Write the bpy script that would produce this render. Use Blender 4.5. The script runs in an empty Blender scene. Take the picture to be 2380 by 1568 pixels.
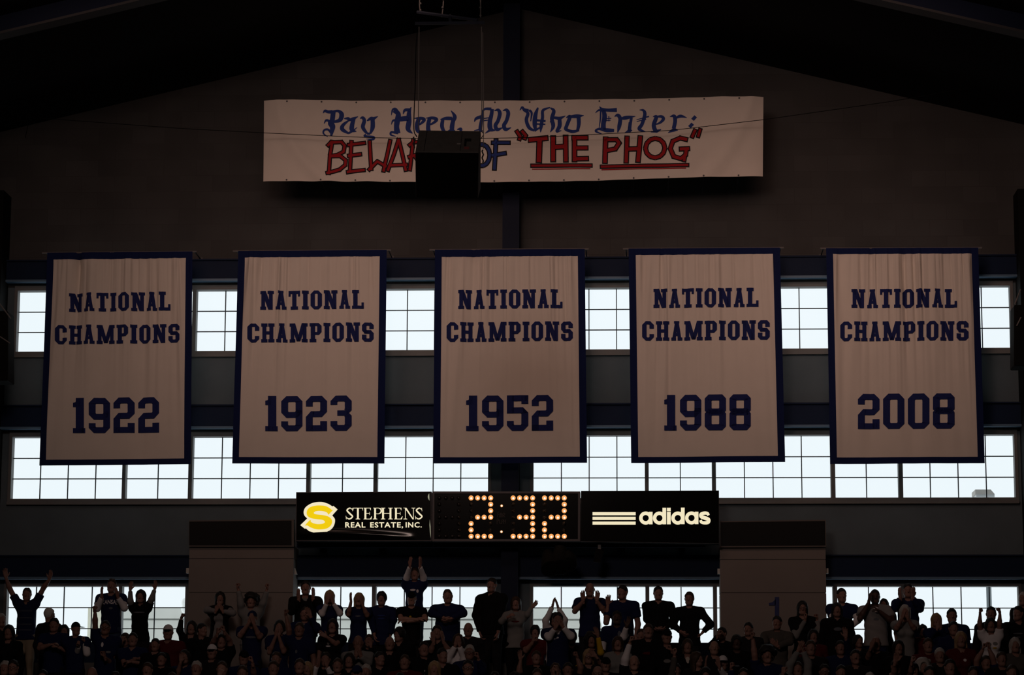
import bpy, bmesh, math, random
import numpy as np
from mathutils import Vector, Matrix
from mathutils.bvhtree import BVHTree

scene = bpy.context.scene
COL = scene.collection
W, H = 2380, 1568

# ---------------------------------------------------------------- camera
F_PX = 6200.0
CAM = np.array([2.289, -46.97, 2.0])
PITCH, YAW, ROLL = math.radians(9.9123), math.radians(-2.7443), math.radians(0.2275)
FW = np.array([math.sin(YAW) * math.cos(PITCH), math.cos(YAW) * math.cos(PITCH), math.sin(PITCH)])
_rt = np.array([math.cos(YAW), -math.sin(YAW), 0.0])
_up = np.cross(_rt, FW)
RT = _rt * math.cos(ROLL) + _up * math.sin(ROLL)
UP = -_rt * math.sin(ROLL) + _up * math.cos(ROLL)
cam_data = bpy.data.cameras.new('camera')
cam = bpy.data.objects.new('camera', cam_data)
COL.objects.link(cam)
cam.matrix_world = Matrix([[RT[0], UP[0], -FW[0], CAM[0]], [RT[1], UP[1], -FW[1], CAM[1]],
                           [RT[2], UP[2], -FW[2], CAM[2]], [0, 0, 0, 1]])
cam_data.sensor_width = 36.0
cam_data.lens = F_PX / W * 36.0
cam_data.clip_end = 600
scene.camera = cam


def P(px, py, Y):
    """the point of the plane y = Y seen at a photograph pixel"""
    d = FW * F_PX + RT * (px - W / 2) - UP * (py - H / 2)
    t = (Y - CAM[1]) / d[1]
    return CAM + d * t


# ---------------------------------------------------------------- view, sky, lights
scene.view_settings.view_transform = 'Standard'
scene.view_settings.look = 'None'
scene.view_settings.exposure = 0.0
scene.view_settings.gamma = 1.0
scene.view_settings.use_curve_mapping = False

world = bpy.data.worlds.new('overcast_sky')
scene.world = world
world.use_nodes = True
bg = world.node_tree.nodes['Background']
bg.inputs[0].default_value = (0.90, 0.985, 1.03, 1)
bg.inputs[1].default_value = 1.0


def area_light(name, loc, target, sx, sy, power, color, spread=math.pi):
    ld = bpy.data.lights.new(name, 'AREA')
    ld.shape = 'RECTANGLE'
    ld.size, ld.size_y = sx, sy
    ld.energy = power
    ld.color = color
    ld.spread = spread
    o = bpy.data.objects.new(name, ld)
    COL.objects.link(o)
    o.location = loc
    o.rotation_euler = (Vector(target) - Vector(loc)).to_track_quat('-Z', 'Y').to_euler()
    return o


WARM = (1.0, 0.60, 0.47)
area_light('arena_light', (-6.0, -9.5, 13.9), (-4.3, 0, 10.4), 4.0, 2.5, 22, WARM, math.radians(70))
area_light('arena_light', (-0.9, -9.5, 14.6), (0.3, 0, 10.4), 4.0, 2.5, 21, WARM, math.radians(70))
area_light('arena_light', (4.9, -9.5, 13.9), (6.4, 0, 10.4), 4.0, 2.5, 29, WARM, math.radians(70))
area_light('fill_light', (-2.0, -27.0, 14.2), (0.0, -6, 8.0), 4.0, 2.5, 290, (1.0, 0.74, 0.64), math.radians(150))  # added fill without a fixture, brightens crowd and loudspeaker top

# ---------------------------------------------------------------- materials
MATS = {}


def mat(name, color, rough=0.7, var=0.12, vscale=6.0, metal=0.0, spec=0.3, bump=0.0, emit=None, estr=1.0):
    if name in MATS:
        return MATS[name]
    m = bpy.data.materials.new(name)
    m.use_nodes = True
    nt = m.node_tree
    b = nt.nodes['Principled BSDF']
    b.inputs['Roughness'].default_value = rough
    b.inputs['Metallic'].default_value = metal
    b.inputs['Specular IOR Level'].default_value = spec
    c = (*color, 1)
    if var > 0:
        tc = nt.nodes.new('ShaderNodeTexCoord')
        nz = nt.nodes.new('ShaderNodeTexNoise')
        nz.inputs['Scale'].default_value = vscale
        nz.inputs['Detail'].default_value = 4
        mx = nt.nodes.new('ShaderNodeMix')
        mx.data_type = 'RGBA'
        mx.inputs[6].default_value = tuple(x * (1 - var) for x in color) + (1,)
        mx.inputs[7].default_value = tuple(min(1, x * (1 + var)) for x in color) + (1,)
        nt.links.new(tc.outputs['Object'], nz.inputs['Vector'])
        nt.links.new(nz.outputs['Fac'], mx.inputs[0])
        nt.links.new(mx.outputs[2], b.inputs['Base Color'])
        if bump > 0:
            bp = nt.nodes.new('ShaderNodeBump')
            bp.inputs['Strength'].default_value = bump
            nt.links.new(nz.outputs['Fac'], bp.inputs['Height'])
            nt.links.new(bp.outputs[0], b.inputs['Normal'])
    else:
        b.inputs['Base Color'].default_value = c
    if emit:
        b.inputs['Emission Color'].default_value = (*emit, 1)
        b.inputs['Emission Strength'].default_value = estr
    MATS[name] = m
    return m


def block_mat(name, c1, c2, mortar, bw, bh):
    m = bpy.data.materials.new(name)
    m.use_nodes = True
    nt = m.node_tree
    b = nt.nodes['Principled BSDF']
    b.inputs['Roughness'].default_value = 0.85
    b.inputs['Specular IOR Level'].default_value = 0.15
    tc = nt.nodes.new('ShaderNodeTexCoord')
    sep = nt.nodes.new('ShaderNodeSeparateXYZ')
    cmb = nt.nodes.new('ShaderNodeCombineXYZ')
    br = nt.nodes.new('ShaderNodeTexBrick')
    br.inputs['Color1'].default_value = (*c1, 1)
    br.inputs['Color2'].default_value = (*c2, 1)
    br.inputs['Mortar'].default_value = (*mortar, 1)
    br.inputs['Scale'].default_value = 1.0
    br.inputs['Mortar Size'].default_value = 0.006
    br.inputs['Brick Width'].default_value = bw
    br.inputs['Row Height'].default_value = bh
    nz = nt.nodes.new('ShaderNodeTexNoise')
    nz.inputs['Scale'].default_value = 0.9
    mx = nt.nodes.new('ShaderNodeMix')
    mx.data_type = 'RGBA'
    mx.blend_type = 'MULTIPLY'
    mx.inputs[0].default_value = 0.5
    nt.links.new(tc.outputs['Object'], sep.inputs[0])
    nt.links.new(sep.outputs[0], cmb.inputs[0])
    nt.links.new(sep.outputs[2], cmb.inputs[1])
    nt.links.new(cmb.outputs[0], br.inputs['Vector'])
    nt.links.new(tc.outputs['Object'], nz.inputs['Vector'])
    nt.links.new(br.outputs['Color'], mx.inputs[6])
    nt.links.new(nz.outputs['Fac'], mx.inputs[7])
    nt.links.new(mx.outputs[2], b.inputs['Base Color'])
    MATS[name] = m
    return m


def glass_mat():
    m = bpy.data.materials.new('window_glass')
    m.use_nodes = True
    nt = m.node_tree
    nt.nodes.clear()
    out = nt.nodes.new('ShaderNodeOutputMaterial')
    tr = nt.nodes.new('ShaderNodeBsdfTransparent')
    tr.inputs[0].default_value = (0.985, 0.99, 0.99, 1)
    gl = nt.nodes.new('ShaderNodeBsdfGlossy')
    gl.inputs['Roughness'].default_value = 0.38
    gl.inputs[0].default_value = (0.8, 0.9, 1, 1)
    mx = nt.nodes.new('ShaderNodeMixShader')
    mx.inputs[0].default_value = 0.015
    nt.links.new(tr.outputs[0], mx.inputs[1])
    nt.links.new(gl.outputs[0], mx.inputs[2])
    nt.links.new(mx.outputs[0], out.inputs[0])
    return m


def emit_mat(name, color, strength):
    m = bpy.data.materials.new(name)
    m.use_nodes = True
    nt = m.node_tree
    nt.nodes.clear()
    out = nt.nodes.new('ShaderNodeOutputMaterial')
    e = nt.nodes.new('ShaderNodeEmission')
    tc = nt.nodes.new('ShaderNodeTexCoord')
    nz = nt.nodes.new('ShaderNodeTexNoise')
    nz.inputs['Scale'].default_value = 1.5
    mx = nt.nodes.new('ShaderNodeMix')
    mx.data_type = 'RGBA'
    mx.inputs[6].default_value = tuple(x * 0.93 for x in color) + (1,)
    mx.inputs[7].default_value = (*color, 1)
    nt.links.new(tc.outputs['Object'], nz.inputs['Vector'])
    nt.links.new(nz.outputs['Fac'], mx.inputs[0])
    nt.links.new(mx.outputs[2], e.inputs[0])
    e.inputs[1].default_value = strength
    nt.links.new(e.outputs[0], out.inputs[0])
    MATS[name] = m
    return m


GLASS = glass_mat()
M_WALL = block_mat('brown_block', (0.092, 0.090, 0.090), (0.079, 0.077, 0.077), (0.077, 0.074, 0.074), 0.6, 0.3)
M_PANEL = mat('grey_wall_panel', (0.095, 0.122, 0.138), 0.8, 0.2, 1.6, spec=0.15)  # grey tinted blue to carry bounced daylight in the colour
M_LINTEL = mat('dark_lintel', (0.035, 0.033, 0.03), 0.8, 0.15, 3)
M_BLUE = mat('blue_steel', (0.0030, 0.0118, 0.037), 0.6, 0.12, 3, spec=0.15)
M_BLUESHADE = mat('shaded_blue_steel', (0.0026, 0.0075, 0.026), 0.6, 0.12, 3, spec=0.15)  # darker copy of the blue steel, the column's weaker light put into the colour
M_FLANGE = mat('skylit_blue_steel', (0.085, 0.155, 0.235), 0.45, 0.1, 3)  # blue steel paled: window daylight on the lower flange is in this colour
M_FRAME = mat('grey_window_frame', (0.15, 0.15, 0.147), 0.6, 0.1, 3)
M_MUNTIN = mat('dark_muntin', (0.03, 0.045, 0.06), 0.6, 0.1, 3)
M_ROOF = mat('black_roof', (0.012, 0.012, 0.012), 0.9, 0.15, 2, spec=0.1)
M_BEIGE = mat('beige_plaster', (0.20, 0.178, 0.165), 0.85, 0.1, 1.5, spec=0.15)
M_BLACK = mat('black_paint', (0.007, 0.007, 0.007), 0.8, 0.2, 8, spec=0.08)
M_DARKMETAL = mat('dark_metal', (0.05, 0.05, 0.055), 0.5, 0.15, 8, metal=0.5)
M_GREYMETAL = mat('grey_metal', (0.17, 0.16, 0.16), 0.5, 0.15, 8)
M_FLOOR = mat('concrete', (0.10, 0.095, 0.09), 0.8, 0.15, 2)
M_STONE = mat('pale_concrete_panel', (0.60, 0.60, 0.55), 0.85, 0.12, 2.0)

# ---------------------------------------------------------------- object helpers


def tag(o, label=None, cat=None, group=None, kind=None):
    if label:
        o['label'] = label
    if cat:
        o['category'] = cat
    if group:
        o['group'] = group
    if kind:
        o['kind'] = kind
    return o


def empty(name, loc):
    o = bpy.data.objects.new(name, None)
    o.empty_display_size = 0.2
    COL.objects.link(o)
    o.location = Vector(loc)
    return o


def new_obj(name, me, parent=None, loc=None):
    o = bpy.data.objects.new(name, me)
    COL.objects.link(o)
    if parent is not None:
        o.parent = parent
    if loc is not None:
        o.location = Vector(loc)
    return o


def origin_of(parent):
    v = np.zeros(3)
    while parent is not None:
        v = v + np.array(parent.location)
        parent = parent.parent
    return v


class MB:
    """collects polygons in world space and links them as one mesh object"""

    def __init__(s):
        s.v, s.f, s.m = [], [], []

    def poly(s, pts, mi=0):
        n = len(s.v)
        s.v += [tuple(map(float, p)) for p in pts]
        s.f.append(tuple(range(n, n + len(pts))))
        s.m.append(mi)

    def quadbox(s, c, mi=0):
        """8 corners: 4 of the front (ccw from the front), 4 of the back"""
        n = len(s.v)
        s.v += [tuple(map(float, p)) for p in c]
        for f in ((0, 1, 2, 3), (5, 4, 7, 6), (4, 0, 3, 7), (1, 5, 6, 2), (3, 2, 6, 7), (4, 5, 1, 0)):
            s.f.append(tuple(n + i for i in f))
            s.m.append(mi)

    def box(s, x0, x1, y0, y1, z0, z1, mi=0):
        s.quadbox([(x0, y0, z0), (x1, y0, z0), (x1, y0, z1), (x0, y0, z1),
                   (x0, y1, z0), (x1, y1, z0), (x1, y1, z1), (x0, y1, z1)], mi)

    def tube(s, pts, r, n=8, mi=0):
        pts = [np.array(p, float) for p in pts]
        rings = []
        for i, p in enumerate(pts):
            d = pts[min(i + 1, len(pts) - 1)] - pts[max(i - 1, 0)]
            d = d / (np.linalg.norm(d) + 1e-9)
            a = np.cross(d, (0, 0, 1) if abs(d[2]) < 0.9 else (1, 0, 0))
            a /= np.linalg.norm(a)
            b = np.cross(d, a)
            rr = r[i] if isinstance(r, (list, tuple)) else r
            base = len(s.v)
            s.v += [tuple(p + rr * (a * math.cos(t) + b * math.sin(t))) for t in np.linspace(0, 2 * math.pi, n, endpoint=False)]
            rings.append(base)
        for q in range(len(rings) - 1):
            for i in range(n):
                j = (i + 1) % n
                s.f.append((rings[q] + i, rings[q] + j, rings[q + 1] + j, rings[q + 1] + i))
                s.m.append(mi)
        s.f.append(tuple(rings[0] + i for i in range(n))[::-1])
        s.f.append(tuple(rings[-1] + i for i in range(n)))
        s.m += [mi, mi]

    def ball(s, c, r, nu=12, nv=8, mi=0, sc=(1, 1, 1)):
        base = len(s.v)
        for i in range(nv + 1):
            t = math.pi * i / nv
            for j in range(nu):
                a = 2 * math.pi * j / nu
                s.v.append((c[0] + r * sc[0] * math.sin(t) * math.cos(a), c[1] + r * sc[1] * math.sin(t) * math.sin(a), c[2] + r * sc[2] * math.cos(t)))
        for i in range(nv):
            for j in range(nu):
                k = (j + 1) % nu
                s.f.append((base + i * nu + j, base + (i + 1) * nu + j, base + (i + 1) * nu + k, base + i * nu + k))
                s.m.append(mi)

    def build(s, name, mats, parent=None, loc=None, smooth=False, bevel=0.0):
        me = bpy.data.meshes.new(name)
        org = origin_of(parent) if parent is not None else np.zeros(3)
        if loc is not None:
            org = org + np.array(loc, float)
        v = np.array(s.v, float) - org
        me.from_pydata([tuple(p) for p in v], [], s.f)
        if not isinstance(mats, (list, tuple)):
            mats = [mats]
        for m in mats:
            me.materials.append(m)
        me.polygons.foreach_set('material_index', s.m)
        bm = bmesh.new()
        bm.from_mesh(me)
        bmesh.ops.recalc_face_normals(bm, faces=bm.faces[:])
        bm.to_mesh(me)
        bm.free()
        if smooth:
            me.polygons.foreach_set('use_smooth', [True] * len(me.polygons))
        me.update()
        o = new_obj(name, me, parent, loc)
        if bevel > 0:
            b = o.modifiers.new('bevel', 'BEVEL')
            b.width = bevel
            b.segments = 2
            b.limit_method = 'ANGLE'
        return o


# ---------------------------------------------------------------- the end wall
WF = -0.12            # inner face of the wall; the glass stands at y = 0
z_at = lambda py, Y, px=500: P(px, py, Y)[2]
x_at = lambda px, Y, py=1130: P(px, py, Y)[0]
roofL, roofC1, roofC2, roofR = P(0, 306, WF), P(1170, 27, WF), P(1240, 27, WF), P(2376, 288, WF)
SL = (roofC1[2] - roofL[2]) / (roofC1[0] - roofL[0])
SR = (roofC2[2] - roofR[2]) / (roofR[0] - roofC2[0])
XC = 0.5 * (roofC1[0] + roofC2[0])
ZR = 0.5 * (roofC1[2] + roofC2[2]) + 0.06
XS = 14.5             # half width of the hall


def roof_z(x):
    return ZR - (SL if x < XC else SR) * abs(x - XC)


# glass rows (z bottom, z top) and panes (x of the window units from left to right)
ROWS = [(z_at(818, 0), z_at(676, 0)), (z_at(1160, 0), z_at(1016, 0)), (z_at(1509.5, 0), z_at(1363, 0))]
UNITS_PX = [(28, 285.5, 4), (293.5, 439, 2), (448, 713, 4), (722, 869, 2), (878, 1135, 4),
            (1240, 1499, 4), (1508, 1655, 2), (1664, 1931, 4), (1941, 2088, 2), (2098, 2358.5, 4)]
UNITS = [(x_at(a, 0, 1158), x_at(b, 0, 1158), n) for a, b, n in UNITS_PX]
FRW = 0.055
SPANS = [(UNITS[0][0] - FRW, UNITS[4][1] + FRW), (UNITS[5][0] - FRW, UNITS[9][1] + FRW)]


def rect_wall(mb, x0, x1, z0, z1, mi=0, Y0=WF, Y1=0.25):
    mb.box(x0, x1, Y0, Y1, z0, z1, mi)


zl = []
for (zb, zt) in ROWS:
    zl.append((zb - FRW, zt + FRW))
mb = MB()
mw = [M_WALL, M_PANEL, M_LINTEL]
zU0 = z_at(601, -0.4)
# gable over the upper beam
xs = [-XS, XC, XS]
n = len(mb.v)
g = [(-XS, zU0), (XS, zU0), (XS, roof_z(XS)), (XC, ZR), (-XS, roof_z(-XS))]
mb.poly([(x, WF, z) for x, z in g], 0)
mb.poly([(x, 0.25, z) for x, z in g][::-1], 0)
# bands between the rows: lintel over each row, pale panel under it
bands = [(zl[0][1], zU0, 2), (zl[1][1] + 0.0, z_at(992, -0.4), 2), (z_at(992, -0.4), zl[0][0], 1),
         (zl[2][1], z_at(1341, -0.4), 2), (z_at(1341, -0.4), zl[1][0], 1), (0.0, zl[2][0], 1)]
for z0, z1, mi in bands:
    rect_wall(mb, -XS, XS, z0, z1, mi)
for (z0, z1) in zl:
    for x0, x1 in ((-XS, SPANS[0][0]), (SPANS[0][1], SPANS[1][0]), (SPANS[1][1], XS)):
        rect_wall(mb, x0, x1, z0, z1, 1)
tag(mb.build('wall_back', mw), kind='structure')

# windows
wn = 0
for ri, (zb, zt) in enumerate(ROWS):
    for ui, (xa, xb, npane) in enumerate(UNITS):
        wn += 1
        fr = MB()
        mid_l = 0.5 * (UNITS[ui - 1][1] + xa) if ui not in (0, 5) else xa - FRW
        mid_r = 0.5 * (UNITS[ui + 1][0] + xb) if ui not in (4, 9) else xb + FRW
        fr.box(mid_l, xa, -0.135, 0.06, zb - FRW, zt + FRW)
        fr.box(xb, mid_r, -0.135, 0.06, zb - FRW, zt + FRW)
        fr.box(xa, xb, -0.135, 0.06, zb - FRW, zb)
        fr.box(xa, xb, -0.135, 0.06, zt, zt + FRW)
        fr.box(mid_l, mid_r, -0.137, -0.121, zt + FRW, zt + FRW + 0.03)
        fr.box(mid_l, mid_r, -0.18, -0.121, zb - FRW - 0.055, zb - FRW + 0.005)   # sill
        w_ = fr.build('window_%d' % wn, M_FRAME)
        tag(w_, kind='structure')
        mu = MB()
        for k in range(1, npane):
            x = xa + (xb - xa) * k / npane
            mu.box(x - 0.0085, x + 0.0085, -0.012, 0.014, zb, zt)
        for k in (1, 2):
            z = zb + (zt - zb) * k / 3
            mu.box(xa, xb, -0.011, 0.013, z - 0.008, z + 0.008)
        mu.build('muntin_grid', M_MUNTIN, w_)
        gl = MB()
        gl.box(xa, xb, 0.004, 0.010, zb, zt)
        gl.build('pane', GLASS, w_)

# steel beams across the wall, I section
tn = 0


def beam(x0, x1, ztop, zbot, yw=-0.30, yf=-0.345, fl=True):
    global tn
    tn += 1
    b = MB()
    b.box(x0, x1, yw, WF - 0.005, zbot + 0.02, ztop - 0.02, 0)
    b.box(x0, x1, yf, WF - 0.005, ztop - 0.025, ztop, 0)
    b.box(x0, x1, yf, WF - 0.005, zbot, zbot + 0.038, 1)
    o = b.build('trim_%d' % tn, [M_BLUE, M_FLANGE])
    tag(o, kind='structure')
    return o


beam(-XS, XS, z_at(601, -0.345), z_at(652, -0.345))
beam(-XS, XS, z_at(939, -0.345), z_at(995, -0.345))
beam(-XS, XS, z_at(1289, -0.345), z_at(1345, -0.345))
# middle column, H section
cx0, cx1 = x_at(1168, -0.6, 500), x_at(1207, -0.6, 500)
b = MB()
b.box(cx0, cx1, -0.60, -0.57, 0.0, ZR - 0.05)
b.box(cx0, cx1, -0.16, -0.125, 0.0, ZR - 0.05)
b.box(0.5 * (cx0 + cx1) - 0.02, 0.5 * (cx0 + cx1) + 0.02, -0.58, -0.15, 0.0, ZR - 0.05)
tag(b.build('column_steel', M_BLUESHADE), kind='structure')
# dark corner piers
for nm, xa, xb in (('wall_pier_left', -XS, x_at(6, -0.5, 700)), ('wall_pier_right', x_at(2369, -0.5, 700), XS)):
    b = MB()
    b.box(xa, xb, -0.7, WF, 0, min(roof_z(xa), roof_z(xb)))
    tag(b.build(nm, M_BLACK), kind='structure')
# blue parapet under the lowest windows
b = MB()
zp = z_at(1493, -0.32, 1400)
b.box(-XS, XS, -0.36, -0.20, 0, zp)
tag(b.build('wall_parapet', M_BLUE), kind='structure')

# hall: ceiling, side walls, wall behind the camera, floor, stepped stand
b = MB()
for x0, x1 in ((-XS, XC), (XC, XS)):
    a0, a1 = roof_z(x0), roof_z(x1)
    b.quadbox([(x0, -60, a0), (x1, -60, a1), (x1, -60, a1 + .3), (x0, -60, a0 + .3), (x0, .3, a0), (x1, .3, a1), (x1, .3, a1 + .3), (x0, .3, a0 + .3)])
tag(b.build('ceiling', M_ROOF), kind='structure')
for i, Yr in enumerate((-6.2, -14.2)):
    b = MB()
    for sx in (-1, 1):
        x0 = XC
        x1 = sx * XS
        for (ya, yb, da, db, mi) in ((Yr - .04, Yr + .04, 0, 0.30, 0), (Yr - .16, Yr + .16, 0.30, 0.34, 1)):
            zz0, zz1 = roof_z(x0), roof_z(x1)
            b.quadbox([(x0, ya, zz0 - db), (x1, ya, zz1 - db), (x1, ya, zz1 - da), (x0, ya, zz0 - da),
                       (x0, yb, zz0 - db), (x1, yb, zz1 - db), (x1, yb, zz1 - da), (x0, yb, zz0 - da)], mi)
    tag(b.build('beam_rafter' if i == 0 else 'beam_rafter_near', [M_BLUESHADE, mat('dull_rafter', (0.03, 0.03, 0.034), 0.6, 0.1, 3)]), kind='structure')
for nm, x in (('wall_left', -XS), ('wall_right', XS)):
    b = MB()
    xx = (x - .3, x) if x < 0 else (x, x + .3)
    b.box(xx[0], xx[1], -60, .3, 0, roof_z(x))
    tag(b.build(nm, M_ROOF), kind='structure')
b = MB()
b.poly([(-XS, -60, 0), (XS, -60, 0), (XS, -60, roof_z(XS)), (XC, -60, ZR), (-XS, -60, roof_z(-XS))])
tag(b.build('wall_front', M_ROOF), kind='structure')

ROW_Y0, ROW_DY, ROW_DZ = -1.25, 0.92, 0.305
ROW_Z0 = P(1190, 1592, ROW_Y0)[2]
NROW = 7
b = MB()
b.box(-XS, XS, -60, WF, -0.3, 0.0)
for r in range(NROW):
    ztop = ROW_Z0 - ROW_DZ * r
    if ztop <= 0.05:
        break
    y1 = -0.2 if r == 0 else ROW_Y0 - ROW_DY * (r - 1) - 0.46
    b.box(-XS, XS, ROW_Y0 - ROW_DY * r - 0.46, y1, 0, ztop)
b.box(-XS, XS, -0.74, -0.36, ROW_Z0, ROW_Z0 + 0.40)
tag(b.build('floor', M_FLOOR), kind='structure')

# beige stair enclosures in front of the wall, with painted joints
ENC = []
for nm, xa, xb, y0, gr in (('wall_enclosure_left', 438.8, 682, 1268, (1298, 1376.5)), ('wall_enclosure_right', 1673.8, 1919.6, 1268, (1300, 1377))):
    Yf = -0.78
    X0, X1 = P(xa, 1330, Yf)[0], P(xb, 1330, Yf)[0]
    pm = 0.5 * (xa + xb)
    z1 = P(pm, y0, Yf)[2]
    zs = [ROW_Z0 - 0.02] + [P(pm, gg, Yf)[2] for gg in gr[::-1]] + [z1]
    b = MB()
    for k in range(3):
        b.box(X0, X1, Yf, -0.14, zs[k] + 0.008, zs[k + 1] - 0.008)
    b.box(X0 + .01, X1 - .01, Yf + .015, -0.14, zs[0], zs[3] - .01)
    tag(b.build(nm, M_BEIGE), kind='structure')
    ENC.append((X0, X1, zs, Yf))
# ---------------------------------------------------------------- flat shapes: glyphs and brush strokes
def spline(pts, n=8):
    pts = [np.array(p, float) for p in pts]
    if len(pts) < 3:
        return pts
    out = []
    q = [2 * pts[0] - pts[1]] + pts + [2 * pts[-1] - pts[-2]]
    for i in range(1, len(q) - 2):
        for t in np.linspace(0, 1, n, endpoint=False):
            a, b, c, d = q[i - 1], q[i], q[i + 1], q[i + 2]
            out.append(0.5 * (2 * b + (c - a) * t + (2 * a - 5 * b + 4 * c - d) * t * t + (3 * b - a - 3 * c + d) * t ** 3))
    out.append(pts[-1])
    return out


def brush(pts, w, smooth=True, ext=0.0, n=7):
    """quads of a brush line; w is one width or one per point"""
    if not isinstance(w, (list, tuple)):
        w = [w] * len(pts)
    p3 = [(p[0], p[1], ww) for p, ww in zip(pts, w)]
    if smooth:
        p3 = spline(p3, n)
        p3 = [np.array(p) for p in p3]
        L = len(p3)
        out = []
        offs = []
        for i in range(L):
            d = p3[min(i + 1, L - 1)][:2] - p3[max(i - 1, 0)][:2]
            d = d / (np.linalg.norm(d) + 1e-9)
            offs.append(np.array([-d[1], d[0]]) * max(p3[i][2], 0.3) / 2)
        for i in range(L - 1):
            a, b = p3[i][:2], p3[i + 1][:2]
            out.append([a + offs[i], b + offs[i + 1], b - offs[i + 1], a - offs[i]])
        return out
    out = []
    for i in range(len(pts) - 1):
        a, b = np.array(pts[i], float), np.array(pts[i + 1], float)
        d = (b - a) / np.linalg.norm(b - a)
        nn = np.array([-d[1], d[0]])
        a, b = a - d * ext, b + d * ext
        out.append([a + nn * w[i] / 2, b + nn * w[i + 1] / 2, b - nn * w[i + 1] / 2, a - nn * w[i] / 2])
    return out


def R(x0, x1, y0, y1):
    return [(x0, y0), (x1, y0), (x1, y1), (x0, y1)]


def ring(w, h, t, s, c, parts='LRTB1234', x=0.0, y=0.0):
    """octagonal ring: stems t, bars s, corner cut c; 1 top-left 2 top-right 3 bottom-right 4 bottom-left"""
    o = []
    if 'L' in parts: o.append(R(x, x + t, y + c, y + h - c))
    if 'R' in parts: o.append(R(x + w - t, x + w, y + c, y + h - c))
    if 'T' in parts: o.append(R(x + c, x + w - c, y + h - s, y + h))
    if 'B' in parts: o.append(R(x + c, x + w - c, y, y + s))
    ci = c * 0.45
    X0, X1, Y0, Y1 = x, x + w, y, y + h
    if '1' in parts: o.append([(X0, Y1 - c), (X0 + t, Y1 - c - .001), (X0 + t, Y1 - s - ci * .3), (X0 + t + ci * .3, Y1 - s), (X0 + c, Y1 - s), (X0 + c, Y1)])
    if '2' in parts: o.append([(X1, Y1 - c), (X1 - c, Y1), (X1 - c, Y1 - s), (X1 - t - ci * .3, Y1 - s), (X1 - t, Y1 - s - ci * .3), (X1 - t, Y1 - c)])
    if '3' in parts: o.append([(X1, Y0 + c), (X1 - t, Y0 + c), (X1 - t, Y0 + s + ci * .3), (X1 - t - ci * .3, Y0 + s), (X1 - c, Y0 + s), (X1 - c, Y0)])
    if '4' in parts: o.append([(X0, Y0 + c), (X0 + c, Y0), (X0 + c, Y0 + s), (X0 + t + ci * .3, Y0 + s), (X0 + t, Y0 + s + ci * .3), (X0 + t, Y0 + c)])
    return o


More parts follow.
